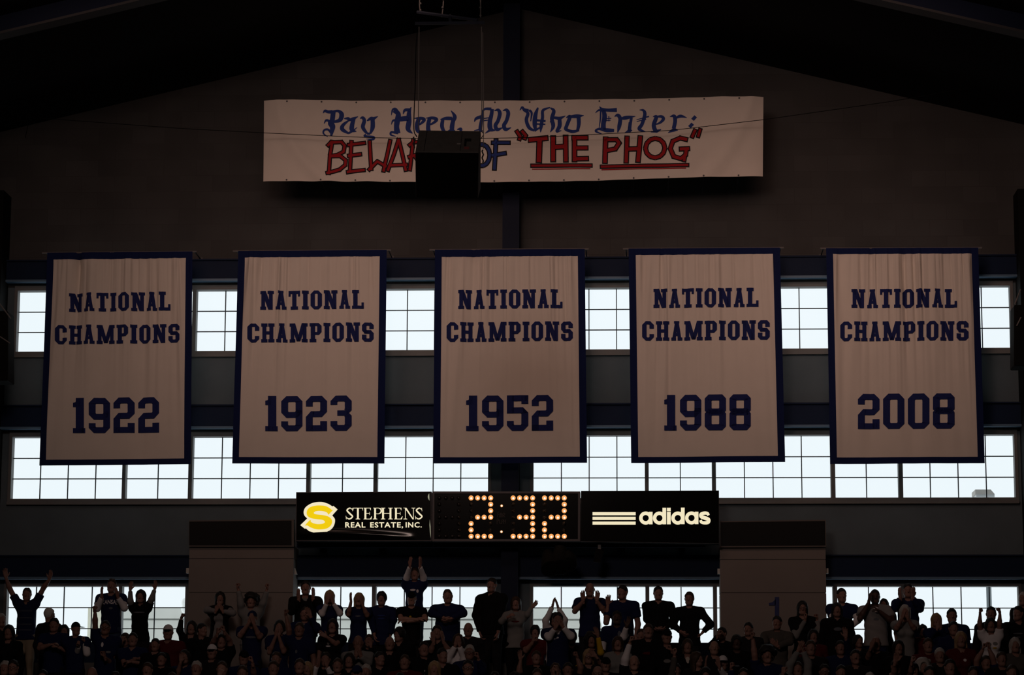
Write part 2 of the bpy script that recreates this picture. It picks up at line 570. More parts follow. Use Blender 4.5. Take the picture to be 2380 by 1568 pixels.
def block_glyph(ch):
    """square block letter with slab serifs, height 1; returns width and convex polygons"""
    t, s, c = 0.235, 0.165, 0.19
    if ch == 'I':
        return 0.36, [R(0, .36, 0, s), R(0, .36, 1 - s, 1), R(.0625, .2975, 0, 1)]
    if ch == 'N':
        w = .74
        return w, [R(.06, .26, 0, 1), R(0, .32, 0, s), R(0, .22, 1 - s, 1), R(w - .26, w - .06, 0, 1), R(w - .34, w, 1 - s, 1),
                   [(.06, 1), (.30, 1), (w - .06, 0), (w - .30, 0)]]
    if ch == 'A':
        w = .58
        return w, [[(.20, 1), (.40, 1), (.34, .85), (.12, 0), (.04, 0)][0:5], [(.20, 1), (.38, 1), (w - .04, 0), (w - .22, 0)],
                   [(.22, 1), (.36, 1), (.24, .16), (.06, .16)], R(.14, w - .14, .24, .38), R(0, .25, 0, s * .95), R(w - .25, w, 0, s * .95), R(.14, .42, 1 - s * .8, 1)]
    if ch == 'T':
        w = .64
        return w, [R(0, w, 1 - s, 1), R(0, .12, .70, 1), R(w - .12, w, .70, 1), R(w / 2 - t / 2, w / 2 + t / 2, 0, 1), R(w / 2 - .2, w / 2 + .2, 0, s)]
    if ch == 'L':
        w = .64
        return w, [R(0, .38, 1 - s, 1), R(.07, .07 + t, 0, 1), R(0, w, 0, s), R(w - .13, w, 0, .34)]
    if ch == 'O':
        return .62, ring(.62, 1, t, s, c)
    if ch == 'C':
        w = .62
        return w, ring(w, 1, t, s, c, 'LTB1234') + [R(w - t, w, .62, 1 - c), R(w - t, w, c, .34)]
    if ch == 'H':
        w = .70
        return w, [R(.06, .06 + .21, 0, 1), R(w - .27, w - .06, 0, 1), R(.06, w - .06, .42, .58), R(0, .33, 0, s), R(0, .33, 1 - s, 1),
                   R(w - .33, w, 0, s), R(w - .33, w, 1 - s, 1)]
    if ch == 'M':
        w = .96
        return w, [R(.06, .25, 0, 1), R(w - .25, w - .06, 0, 1), R(0, .31, 0, s), R(w - .31, w, 0, s), R(0, .2, 1 - s, 1), R(w - .2, w, 1 - s, 1),
                   [(.06, 1), (.30, 1), (w / 2 + .10, 0.05), (w / 2 - .10, 0.05)], [(w - .30, 1), (w - .06, 1), (w / 2 + .10, 0.05), (w / 2 - .10, 0.05)]]
    if ch == 'P':
        w = .64
        return w, [R(.06, .06 + t, 0, 1), R(0, .36, 0, s), R(0, .2, 1 - s, 1)] + ring(w - .06, .62, t, s * .9, .15, 'RTB23', .06, .38) + [R(.06, .3, 1 - s, 1), R(.06, .3, .38, .38 + s * .9)]
    if ch == 'S':
        w = .62
        return w, ring(w, .56, t, s, .14, 'LTB124', 0, .44) + [R(w - t, w, .66, .86)] + ring(w, .58, t, s, .14, 'RTB234', 0, 0) + [R(0, t, .14, .36), R(.1, w - .1, .43, .57)]
    # numerals
    t, s, c = .235, .165, .15
    if ch == '1':
        return .36, [R(.08, .08 + .24, 0, 1), R(0, .36, 0, s * .85), [(0, .86), (.08, .88), (.13, 1), (.2, 1), (.2, .74), (0, .74)]]
    if ch == '0':
        return .61, ring(.61, 1, .20, s, c)
    if ch == '8':
        w = .62
        return w, ring(w, .56, .20, s, .11, x=0, y=.44) + ring(w, .58, .20, s, .11)
    if ch == '9':
        w = .62
        return w, ring(w, .62, .20, s, c, x=0, y=.38) + [R(w - .2, w, c, .62), R(c, w - c, 0, s), R(0, .2, c, .28)] + ring(w, .6, .2, s, c, '34', 0, 0)
    if ch == '2':
        w = .62
        return w, ring(w, .60, .20, s, c, 'RT123', 0, .40) + [R(0, .2, .70, 1 - c), R(.2, w - c, .40, .40 + s)] + \
            [[(0, .40), (.2, .40), (.26, .565), (.15, .565)], R(0, .2, 0, .41), R(0, w, 0, s), R(w - .2, w, 0, .28)]
    if ch == '3':
        w = .62
        return w, ring(w, .56, .20, s, c, 'RT123', 0, .44) + ring(w, .58, .20, s, c, 'RB234', 0, 0) + [R(0, .2, .74, 1 - c), R(0, .2, c, .28), R(.2, w - .12, .43, .58)]
    if ch == '5':
        w = .62
        return w, [R(0, .2, .50, 1), R(0, w, 1 - s, 1), R(w - .2, w, .76, 1)] + ring(w, .66, .20, s, c, 'RB234', 0, 0) + [R(.0, w - c, .66 - s, .66), R(0, .2, c, .28)] + ring(w, .66, .2, s, c, '2')
    return .4, []


def block_text(txt, gap=.105):
    x, polys = 0.0, []
    for ch in txt:
        w, pl = block_glyph(ch)
        polys += [[(p[0] + x, p[1]) for p in q] for q in pl]
        x += w + gap
    tot = x - gap
    return [[(p[0] / tot, p[1]) for p in q] for q in polys]


def split_tris(tris, maxlen):
    """cut triangles along their longest edge until no edge is longer than maxlen (a function of two points)"""
    out = []
    stack = list(tris)
    while stack:
        a, b, c = stack.pop()
        la, lb, lc = np.hypot(*(b - c)), np.hypot(*(c - a)), np.hypot(*(a - b))
        m = max(la, lb, lc)
        if m <= maxlen:
            out.append((a, b, c))
        elif m == la:
            d = .5 * (b + c)
            stack += [(a, b, d), (a, d, c)]
        elif m == lb:
            d = .5 * (a + c)
            stack += [(a, b, d), (d, b, c)]
        else:
            d = .5 * (a + b)
            stack += [(a, d, c), (d, b, c)]
    return out


def polys_to_mesh(name, polys, mapf, mats, parent, maxlen, mi=None):
    V, Fc, MI = [], [], []
    for k, q in enumerate(polys):
        q = [np.array(p, float) for p in q]
        area = sum(q[i][0] * q[(i + 1) % len(q)][1] - q[(i + 1) % len(q)][0] * q[i][1] for i in range(len(q)))
        if area < 0:
            q = q[::-1]
        tris = [(q[0], q[i], q[i + 1]) for i in range(1, len(q) - 1)]
        for tr in split_tris(tris, maxlen):
            n = len(V)
            V += list(tr)
            Fc.append((n, n + 1, n + 2))
            MI.append(mi[k] if mi else 0)
    V3 = mapf(np.array(V))
    me = bpy.data.meshes.new(name)
    me.from_pydata([tuple(p) for p in V3 - origin_of(parent)], [], Fc)
    for m in (mats if isinstance(mats, (list, tuple)) else [mats]):
        me.materials.append(m)
    me.polygons.foreach_set('material_index', MI)
    me.update()
    return new_obj(name, me, parent)


# ---------------------------------------------------------------- hanging cloths
class Cloth:
    """four corners seen at pixels, hung on the plane y = Y, with folds"""

    def __init__(s, px, Y, folds, top_sag=0.0, bot_sag=0.0):
        s.px = [np.array(p, float) for p in px]          # TL TR BL BR
        s.c = [P(p[0], p[1], Y) for p in px]
        s.folds = folds
        s.ts, s.bs = top_sag, bot_sag

    def at(s, u, v, off=0.0):
        """u right, v down, 0..1"""
        u = np.asarray(u, float)[:, None]
        v = np.asarray(v, float)[:, None]
        p = (s.c[0] * (1 - u) + s.c[1] * u) * (1 - v) + (s.c[2] * (1 - u) + s.c[3] * u) * v
        p = p.copy()
        u, v = u[:, 0], v[:, 0]
        p[:, 2] -= (s.ts * (1 - v) + s.bs * v) * (4 * u * (1 - u))
        p[:, 1] -= s.folds(u, v) + off
        return p

    def uv_of_px(s, q):
        """inverse of the corner blend, for pixels"""
        q = np.asarray(q, float)
        u = np.full(len(q), .5)
        v = np.full(len(q), .5)
        a, b, c, d = s.px
        for _ in range(12):
            p = (a * (1 - u)[:, None] + b * u[:, None]) * (1 - v)[:, None] + (c * (1 - u)[:, None] + d * u[:, None]) * v[:, None]
            du = (b - a) * (1 - v)[:, None] + (d - c) * v[:, None]
            dv = (c - a) * (1 - u)[:, None] + (d - b) * u[:, None]
            r = q - p
            det = du[:, 0] * dv[:, 1] - du[:, 1] * dv[:, 0]
            u = u + (r[:, 0] * dv[:, 1] - r[:, 1] * dv[:, 0]) / det
            v = v + (du[:, 0] * r[:, 1] - du[:, 1] * r[:, 0]) / det
        return u, v

    def grid(s, name, u0, u1, v0, v1, nu, nv, off, m, parent, hole=None, thick=0.0):
        us, vs = np.linspace(u0, u1, nu + 1), np.linspace(v0, v1, nv + 1)
        if hole:
            us = np.unique(np.concatenate([us, [hole[0], hole[1]]]))
            vs = np.unique(np.concatenate([vs, [hole[2], hole[3]]]))
        U, V = np.meshgrid(us, vs)
        pts = s.at(U.ravel(), V.ravel(), off) - origin_of(parent)
        nu, nv = len(us) - 1, len(vs) - 1
        fs = []
        for j in range(nv):
            for i in range(nu):
                if hole:
                    uc, vc = .5 * (us[i] + us[i + 1]), .5 * (vs[j] + vs[j + 1])
                    if hole[0] < uc < hole[1] and hole[2] < vc < hole[3]:
                        continue
                a = j * (nu + 1) + i
                fs.append((a, a + nu + 1, a + nu + 2, a + 1))
        me = bpy.data.meshes.new(name)
        me.from_pydata([tuple(p) for p in pts], [], fs)
        me.materials.append(m)
        me.polygons.foreach_set('use_smooth', [True] * len(fs))
        me.update()
        o = new_obj(name, me, parent)
        if thick:
            sd = o.modifiers.new('thickness', 'SOLIDIFY')
            sd.thickness = thick
            sd.offset = -1
        return o


def cloth_mat(name, color):
    m = mat(name, color, 0.9, 0.05, 3.0, spec=0.08)
    return m


M_CLOTH = cloth_mat('white_banner_cloth', (0.74, 0.69, 0.63))
M_NAVY = cloth_mat('blue_banner_cloth', (0.010, 0.018, 0.075))
M_NAVYTXT = cloth_mat('blue_banner_letters', (0.019, 0.028, 0.125))
M_PAINTBLUE = cloth_mat('blue_paint_letters', (0.034, 0.062, 0.25))
M_PAINTRED = cloth_mat('red_paint_letters', (0.36, 0.022, 0.028))
M_PAINTBLACK = cloth_mat('black_paint_outline', (0.022, 0.02, 0.024))


def fold_fn(seed, count=22, amp=0.016):
    rnd = random.Random(seed)
    F = []
    for i in range(count):                       # broad hanging folds
        u0 = rnd.uniform(0.03, 0.97)
        F.append((u0, (u0 - .5) * rnd.uniform(-.02, .35) + rnd.uniform(-.05, .05), rnd.uniform(.014, .030), rnd.uniform(-1, 1) * amp, rnd.uniform(.45, 1.25), 1.0))
    for i in range(int(count * 1.6)):            # narrow pleats running down from the upper hem
        u0 = rnd.uniform(0.03, 0.97)
        F.append((u0, (u0 - .5) * rnd.uniform(-.04, .16), rnd.uniform(.0055, .010), rnd.choice((-1, 1)) * rnd.uniform(.5, 1.0) * .019, rnd.uniform(.25, 1.0), .5))

    def f(u, v):
        z = 0.010 * np.sin(2 * np.pi * (u * 1.3 + .1 * seed)) * (0.4 + v)
        top = np.clip(v / .06, 0.12, 1)
        for (u0, dr, w, a, ln, sp) in F:
            c = u0 + dr * v
            ww = w * (1 + 1.2 * v)
            z = z + top * a * np.exp(-((u - c) / ww) ** 2) * np.clip(1 - v / ln, 0, 1) ** .6 * (1 - .25 * v)
        # slack that runs down to the lower corners
        for k, (uc, w) in enumerate(((.05, .030), (.11, .035), (.19, .045))):
            sl = .55 * np.clip(1 - v, 0, 1) ** 1.6 * (.35 + .3 * k)
            s_ = np.clip((v - .10) / .3, 0, 1) * np.clip((1 - v) / .12, 0, 1)
            z = z + (.020 - .004 * k) * s_ * (np.exp(-((u - uc - sl * .35) / w) ** 2) + np.exp(-((1 - u - uc - sl * .35) / w) ** 2))
        return z
    return f


BANNERS = [
    ('1922', [(110, 587), (447.5, 584), (92, 1082), (444, 1078.5)], [(123.7, 603.6), (432.6, 599), (108, 1069), (428.6, 1065)],
     [(160.4, 396.7, 682, 725, 679, 723), (128.6, 419, 757, 801.6, 755, 798), (170, 370.6, 926, 1007, 924.5, 1006)]),
    ('1923', [(554, 583), (899, 580.5), (540, 1077), (893.5, 1077)], [(568.4, 598), (882, 596), (556, 1062), (878, 1062)],
     [(605, 846, 677, 721, 675.5, 719), (575.7, 869, 753.5, 797.5, 751, 795.5), (617, 818, 921.5, 1002.5, 921, 1002)]),
    ('1952', [(1011, 580), (1359, 578), (1007, 1077), (1364.5, 1075)], [(1027, 597), (1343, 594.5), (1023, 1063), (1347.6, 1060.5)],
     [(1065, 1307.5, 674.5, 719, 673, 717), (1038, 1331.5, 750, 795.5, 748.5, 793.5), (1083.5, 1286, 920.5, 1002, 919.5, 1001.5)]),
    ('1988', [(1461, 577.5), (1812.6, 575), (1467, 1076), (1825, 1073)], [(1477.6, 592.6), (1796, 590), (1483.5, 1062), (1808.6, 1059)],
     [(1519, 1763, 672, 716.5, 670, 714.5), (1492.5, 1789, 748, 793.5, 746, 791), (1544, 1745, 919, 1001, 917.5, 1000)]),
    ('2008', [(1920, 576.5), (2273.5, 575), (1929.5, 1078), (2289, 1076)], [(1936, 590.6), (2258, 589), (1945, 1063), (2272.5, 1061)],
     [(1979, 2224, 672.5, 716.5, 672, 716), (1953, 2250.5, 748.5, 794, 747.5, 793), (1994, 2218.5, 916.5, 997.5, 915.5, 996.5)]),
]
YB = -0.95
for bi, (yr, outer, inner, texts) in enumerate(BANNERS):
    ct = Cloth(outer, YB, fold_fn(11 + bi, 34 if bi in (0, 4) else 28, 0.046 if bi in (0, 4) else 0.038))
    base = 0.5 * (ct.c[2] + ct.c[3])
    root = empty('championship_banner', base)
    tag(root, 'white hanging banner with blue border reading NATIONAL CHAMPIONS %s' % yr, 'banner', 'national champions banners')
    iu, iv = ct.uv_of_px(inner)
    u0, u1, v0, v1 = .5 * (iu[0] + iu[2]), .5 * (iu[1] + iu[3]), .5 * (iv[0] + iv[1]), .5 * (iv[2] + iv[3])
    ct.grid('field', u0 - .004, u1 + .004, v0 - .003, v1 + .003, 300, 70, 0.0, M_CLOTH, root)
    ct.grid('border', 0, 1, 0, 1, 300, 70, 0.004, M_NAVY, root, hole=(u0, u1, v0, v1))
    for k, txt in enumerate(('NATIONAL', 'CHAMPIONS', yr)):
        xa, xb, ya0, ya1, yb0, yb1 = texts[k]
        asp = (xb - xa) / (ya1 - ya0)
        polys = [[(p[0] * asp, p[1]) for p in q] for q in block_text(txt, .105 if k < 2 else .10)]

        def mp(q, xa=xa, xb=xb, ya0=ya0, ya1=ya1, yb0=yb0, yb1=yb1, ct=ct, asp=asp):
            q = q * np.array([1 / asp, 1.0])
            x = xa + (xb - xa) * q[:, 0]
            yt = ya0 + (yb0 - ya0) * q[:, 0]
            yb_ = ya1 + (yb1 - ya1) * q[:, 0]
            y = yb_ + (yt - yb_) * q[:, 1]
            u, v = ct.uv_of_px(np.stack([x, y], 1))
            return ct.at(u, v, 0.013)
        # the aspect of text space differs: cut on the longer side
        polys_to_mesh('year_numerals' if k == 2 else 'lettering', polys, mp, M_NAVYTXT, root, .042 if k < 2 else .026)
    # hanging rod and its wall brackets
    tl, tr = ct.at([0.0], [0.0])[0], ct.at([1.0], [0.0])[0]
    d = (tr - tl) / np.linalg.norm(tr - tl)
    tl, tr = tl - d * .10, tr + d * .07
    tl[1] = tr[1] = YB + .018
    b = MB()
    b.tube([tl, tr], .014, 8)
    b.build('rod', M_GREYMETAL, root)
    for q in (tl + d * .06, tr - d * .05):
        b = MB()
        b.tube([q + np.array([0, 0, .015]), (q[0], WF - .006, q[2] + .015)], .012, 6)
        b.box(q[0] - .03, q[0] + .03, WF - .014, WF - .002, q[2] - .03, q[2] + .06)
        b.build('wall_bracket', M_DARKMETAL, root)

# ---------------------------------------------------------------- the long painted banner
YP = -1.35


def phog_folds(u, v):
    z = .010 * np.sin(u * 23 + 2 * v) + .006 * np.sin(u * 57 - 3 * v)
    # long sweeps from the lower edge up to the top corners
    for (uc, cur, w, a) in ((.030, .10, .010, .075), (.055, .16, .016, .055), (.10, .22, .02, .038)):
        z = z + a * np.exp(-((u - uc - cur * v ** 2) / (w * (1 + 1.5 * v))) ** 2) * (0.35 + .65 * v)
        z = z + a * .9 * np.exp(-((1 - u - uc * .8 - cur * .9 * v ** 1.6) / (w * (1 + 1.5 * v))) ** 2) * (0.35 + .65 * v)
    z = z - .10 * np.exp(-u / .022) - .10 * np.exp(-(1 - u) / .025)
    # puckers at the eyelets
    ph = (u * 14.2) % 1.0
    z = z + .010 * np.cos(2 * np.pi * ph) * (np.exp(-v / .10) + np.exp(-(1 - v) / .08))
    return z


pb = Cloth([(612, 231), (1775, 222), (610.5, 419), (1773.5, 407)], YP, phog_folds, top_sag=.052, bot_sag=.075)
root = empty('painted_banner', 0.5 * (pb.c[2] + pb.c[3]))
tag(root, 'long white hand-painted banner reading Pay Heed, All Who Enter: BEWARE OF "THE PHOG"', 'banner')
pb.grid('cloth', 0, 1, 0, 1, 260, 50, 0, M_CLOTH, root)


def pmap(off):
    def f(q):
        u, v = pb.uv_of_px(q)
        # the sagging edges pull the painting down with them: take the sag back out
        s_px = (pb.ts * (1 - v) + pb.bs * v) * 4 * u * (1 - u) * 132
        u, v = pb.uv_of_px(np.stack([q[:, 0], q[:, 1] - s_px], 1))
        return pb.at(u, v, off)
    return f


A_ = lambda L: [(600 + x / 3.9667, 200 + y / 3.9667) for x, y in L]
B_ = lambda L: [(1100 + x / 3.4, 200 + y / 3.4) for x, y in L]
KA, KB = 1 / 3.9667, 1 / 3.4
blue = []          # gothic line: strokes (points, widths)


def ga(L, *w):
    w = list(w) if len(w) == len(L) else [w[0]] * len(L)
    blue.extend(brush(A_(L), [x * KA * 1.28 for x in w]))


def gb(L, *w):
    w = list(w) if len(w) == len(L) else [w[0]] * len(L)
    blue.extend(brush(B_(L), [x * KB * 1.25 for x in w]))


# P
ga([(700, 228), (688, 320), (674, 345), (692, 380), (680, 462)], 34, 36, 40, 40, 14)
ga([(604, 252), (622, 232), (650, 240), (690, 240)], 4, 20, 22, 26)
ga([(690, 238), (745, 232), (775, 262), (762, 312), (715, 330), (680, 338)], 16, 20, 34, 30, 18, 8)
ga([(613, 350), (632, 320), (660, 325), (690, 340)], 4, 16, 18, 18)
ga([(685, 440), (650, 405), (615, 410), (608, 440), (648, 472)], 18, 16, 14, 12, 4)
# a
ga([(798, 300), (835, 300), (850, 312), (885, 300), (928, 280)], 6, 22, 20, 22, 3)
ga([(840, 318), (790, 360), (782, 400), (838, 438)], 10, 24, 30, 14)
ga([(888, 300), (872, 360), (872, 405), (912, 420)], 26, 32, 32, 4)
ga([(835, 438), (872, 418), (920, 380)], 16, 14, 3)
# y
ga([(944, 298), (970, 292), (985, 320), (972, 380), (1010, 438)], 4, 22, 26, 28, 18)
ga([(1010, 320), (1045, 300), (1070, 300), (1112, 280)], 8, 24, 24, 3)
ga([(1062, 305), (1062, 380), (1040, 440)], 30, 32, 14)
ga([(1010, 438), (1040, 440)], 16, 16)
ga([(1000, 445), (990, 462), (1070, 472), (1062, 492), (1002, 488)], 10, 16, 18, 16, 3)
# H
ga([(1258, 228), (1300, 260), (1290, 330), (1285, 380), (1292, 440)], 26, 36, 40, 38, 46)
ga([(1236, 272), (1248, 222), (1275, 214), (1300, 250)], 4, 14, 18, 24)
ga([(1420, 195), (1400, 250), (1400, 330), (1392, 400), (1432, 440)], 4, 30, 36, 34, 6)
ga([(1300, 310), (1400, 298)], 34, 38)
ga([(1345, 262), (1362, 225), (1410, 222)], 4, 20, 24)
ga([(1236, 358), (1252, 322), (1285, 318)], 4, 14, 16)
ga([(1300, 440), (1240, 428), (1232, 452), (1278, 468)], 14, 16, 14, 4)
# e e d ,
ga([(1490, 305), (1475, 360), (1482, 415), (1520, 440)], 30, 32, 30, 8)
ga([(1445, 300), (1500, 298), (1540, 310), (1520, 340), (1478, 368)], 4, 20, 24, 18, 8)
ga([(1590, 300), (1578, 360), (1582, 415), (1622, 440)], 28, 30, 30, 8)
ga([(1555, 298), (1610, 296), (1655, 310), (1630, 340), (1580, 365)], 4, 20, 24, 18, 8)
ga([(1788, 228), (1822, 282), (1806, 330), (1798, 400), (1830, 425)], 4, 28, 30, 32, 6)
ga([(1690, 312), (1740, 302), (1798, 302)], 6, 24, 26)
ga([(1712, 310), (1706, 380), (1740, 432), (1800, 402)], 24, 28, 20, 20)
ga([(1845, 402), (1880, 400), (1862, 442)], 8, 22, 3)
# A l l
ga([(2078, 235), (2072, 300), (2058, 400), (2082, 415)], 12, 22, 26, 6)
ga([(2002, 330), (2020, 300), (2068, 282)], 4, 20, 24)
ga([(2072, 250), (2100, 212), (2160, 212)], 10, 16, 22)
ga([(2168, 212), (2160, 270), (2146, 330), (2152, 395), (2195, 412)], 26, 28, 32, 34, 6)
ga([(2088, 300), (2156, 290)], 8, 8)
ga([(2086, 320), (2150, 312)], 8, 8)
ga([(2000, 412), (2060, 398)], 4, 16)
ga([(2102, 436), (2152, 404)], 4, 22)
for dx in (0, 78):
    ga([(2188 + dx, 228), (2222 + dx, 222), (2238 + dx, 255), (2222 + dx, 320), (2198 + dx, 365), (2215 + dx, 402), (2265 + dx, 385)], 5, 22, 28, 26, 28, 26, 4)
# W h o
gb([(376, 192), (395, 168), (410, 185), (445, 195)], 4, 14, 18, 20)
gb([(402, 190), (440, 215), (428, 270), (450, 330), (492, 355)], 10, 20, 22, 22, 12)
gb([(450, 190), (470, 215), (462, 280)], 16, 14, 6)
gb([(520, 172), (500, 230), (494, 300), (500, 345)], 10, 26, 28, 18)
gb([(492, 270), (580, 280)], 14, 14)
gb([(488, 300), (578, 305)], 10, 8)
gb([(615, 172), (560, 195), (556, 250), (545, 320), (540, 368)], 6, 18, 20, 22, 4)
gb([(492, 355), (545, 325)], 16, 8)
gb([(618, 175), (645, 200), (630, 260), (640, 320), (618, 368)], 8, 22, 24, 24, 4)
gb([(615, 290), (640, 255), (690, 258), (738, 238)], 5, 14, 20, 3)
gb([(690, 260), (690, 320), (668, 362), (705, 355)], 24, 26, 16, 4)
gb([(742, 252), (772, 245), (745, 320), (742, 345), (790, 368)], 4, 22, 22, 22, 12)
gb([(772, 245), (830, 240), (882, 234)], 16, 24, 3)
gb([(840, 245), (842, 300), (832, 355)], 26, 24, 18)
gb([(742, 345), (790, 362), (845, 352)], 14, 20, 12)
# E n t e r :
gb([(1035, 190), (1045, 240), (1036, 300), (1035, 350)], 22, 30, 30, 34)
gb([(1014, 200), (1012, 260), (1002, 330)], 10, 9, 5)
gb([(1005, 162), (1025, 185), (1075, 192), (1142, 190)], 3, 20, 20, 26)
gb([(972, 214), (1000, 192), (1035, 198)], 3, 12, 14)
gb([(1030, 264), (1098, 256)], 6, 6)
gb([(1030, 278), (1092, 272)], 6, 5)
gb([(1078, 240), (1080, 282)], 7, 4)
gb([(1120, 352), (1060, 350), (1000, 340), (976, 358), (1026, 380)], 20, 26, 14, 14, 3)
gb([(1122, 242), (1150, 232), (1168, 262), (1160, 320), (1148, 368)], 3, 22, 24, 24, 6)
gb([(1160, 262), (1215, 250), (1288, 238)], 8, 24, 3)
gb([(1256, 250), (1248, 300), (1240, 360)], 18, 18, 22)
gb([(1238, 285), (1230, 350)], 6, 6)
gb([(1202, 372), (1240, 355), (1262, 350)], 3, 20, 4)
gb([(1320, 188), (1350, 192), (1362, 225), (1340, 300), (1318, 340), (1368, 362)], 4, 16, 22, 22, 22, 4)
gb([(1296, 266), (1395, 240)], 4, 9)
gb([(1298, 280), (1372, 262)], 4, 8)
gb([(1425, 242), (1452, 245), (1432, 310), (1450, 355), (1490, 345)], 3, 22, 26, 24, 4)
gb([(1445, 245), (1490, 242), (1508, 262), (1480, 292), (1440, 306)], 8, 18, 20, 14, 5)
gb([(1408, 365), (1448, 358)], 3, 18)
gb([(1558, 244), (1592, 240), (1600, 280), (1588, 340)], 3, 22, 24, 24)
gb([(1598, 262), (1640, 240), (1692, 252)], 6, 20, 3)
gb([(1544, 372), (1590, 350), (1622, 352)], 3, 22, 4)
for (x, y) in ((1748, 256), (1724, 315)):
    blue.append(B_([(x - 22, y + 4), (x + 4, y - 24), (x + 24, y - 6), (x - 2, y + 22)]))
# BEWARE OF "THE PHOG": cut-out strokes with a black outline
red, navy = [], []


def st(dst, conv, k, L, w):
    dst.append((conv(L), w * k))


for L in ([(690, 512), (670, 640), (657, 812)], [(648, 553), (676, 524), (775, 520), (805, 555), (795, 610), (735, 640), (664, 652)],
          [(662, 652), (765, 650), (815, 690), (812, 735), (760, 775), (640, 806)],
          [(868, 512), (862, 640), (855, 800)], [(838, 548), (990, 526)], [(838, 648), (955, 634)], [(830, 800), (988, 780)],
          [(1035, 512), (1052, 775)], [(1030, 778), (1108, 700), (1190, 748)], [(1226, 505), (1198, 640), (1165, 790)],
          [(1305, 495), (1262, 630), (1206, 785)], [(1305, 495), (1340, 640), (1372, 785)], [(1222, 738), (1380, 730)],
          [(1440, 498), (1424, 640), (1408, 780)], [(1402, 552), (1440, 520), (1525, 520), (1545, 570), (1510, 625), (1398, 658)], [(1455, 650), (1545, 780)],
          [(1605, 515), (1590, 790)], [(1585, 530), (1705, 520)], [(1585, 648), (1690, 640)], [(1580, 785), (1710, 780)]):
    st(red, A_, KA, L, 22)
st(navy, A_, KA, [(2070 + 75 * math.cos(t), 637 - 100 * math.sin(t)) for t in np.linspace(0, 2 * math.pi, 15)], 26)
st(navy, A_, KA, [(2203, 498), (2196, 640), (2188, 768)], 26)
st(navy, A_, KA, [(2168, 524), (2326, 526)], 22)
st(navy, A_, KA, [(2166, 640), (2290, 622)], 24)
for L, w in (([(452, 428), (590, 414)], 30), ([(533, 425), (527, 598)], 34), ([(640, 405), (640, 592)], 30), ([(738, 400), (740, 594)], 28), ([(645, 486), (738, 480)], 30),
             ([(808, 402), (808, 592)], 28), ([(795, 412), (906, 410)], 26), ([(808, 492), (906, 490)], 24), ([(800, 578), (910, 574)], 26),
             ([(1053, 412), (1048, 602)], 28), ([(1045, 425), (1140, 425), (1160, 452), (1130, 498), (1052, 512)], 24),
             ([(1222, 405), (1215, 602)], 26), ([(1326, 402), (1308, 598)], 28), ([(1220, 500), (1320, 496)], 26),
             ([(1443 + 76 * math.cos(t), 493 - 78 * math.sin(t)) for t in np.linspace(0, 2 * math.pi, 13)], 24),
             ([(1690, 428), (1640, 416), (1582, 440), (1562, 500), (1588, 562), (1645, 580), (1682, 550), (1688, 500)], 24), ([(1640, 504), (1706, 500)], 24), ([(1676, 560), (1670, 598)], 20),
             ([(470, 632), (940, 628)], 17), ([(1018, 637), (1700, 631)], 17),
             ([(352, 358), (380, 402), (372, 426)], 20), ([(394, 358), (424, 394), (414, 420)], 20), ([(1757, 352), (1733, 408)], 20), ([(1797, 346), (1780, 404)], 18)):
    st(red, B_, KB, L, w)
outl, fillr, filln = [], [], []
OW = 2.6
for src, dst in ((red, fillr), (navy, filln)):
    for L, w in src:
        e_ = .16 if len(L) < 9 else .10
        outl += brush(L, w + 2 * OW, False, ext=w * e_ + (OW if len(L) < 9 else .3))
        dst += brush(L, w, False, ext=w * e_)
fillr += brush(B_([(472, 659), (932, 653)]), 8 * KB, False)
fillr += brush(B_([(1020, 661), (1685, 655)]), 8 * KB, False)
polys_to_mesh('gothic_lettering', blue, pmap(.006), M_PAINTBLUE, root, 7.0)
polys_to_mesh('letter_outline', outl, pmap(.006), M_PAINTBLACK, root, 7.0)
polys_to_mesh('red_lettering', fillr, pmap(.011), M_PAINTRED, root, 7.0)
polys_to_mesh('blue_lettering', filln, pmap(.011), M_PAINTBLUE, root, 7.0)
for v, up in ((.022, .06), (.985, -.04)):
    for k in range(14):
        u = .0695 * k + .048
        q = pb.at([u], [v], .004)[0]
        b = MB()
        b.tube([q, q + np.array([0, -.006, 0])], .016, 10)
        ey = b.build('eyelet', M_DARKMETAL, root)
        b = MB()
        b.tube([q, (q[0], WF - .006, q[2] + up)], .004, 5)
        b.build('tie_cord', M_DARKMETAL, ey)

# ---------------------------------------------------------------- thin wire sagging across the long banner
wp = []
for t in np.linspace(0, 1, 40):
    px = 12 + (2232 - 12) * t
    key = [(4, 268), (430, 299), (640, 310), (850, 319.5), (1050, 323), (1250, 319), (1560, 303), (1775, 278), (2083, 234), (2300, 195)]
    py = np.interp(px, [k[0] for k in key], [k[1] for k in key])
    wp.append(P(px, py, -1.7))
wp[0][1] = WF - .01
b = MB()
b.tube(wp, .006, 6)
tag(b.build('guy_wire', M_BLACK), 'thin dark wire sagging across the front of the long painted banner', 'wire')
# ---------------------------------------------------------------- hanging loudspeaker
YS = -10.0


def S_(px, py, dy=0.0):
    return P(px, py, YS + dy)


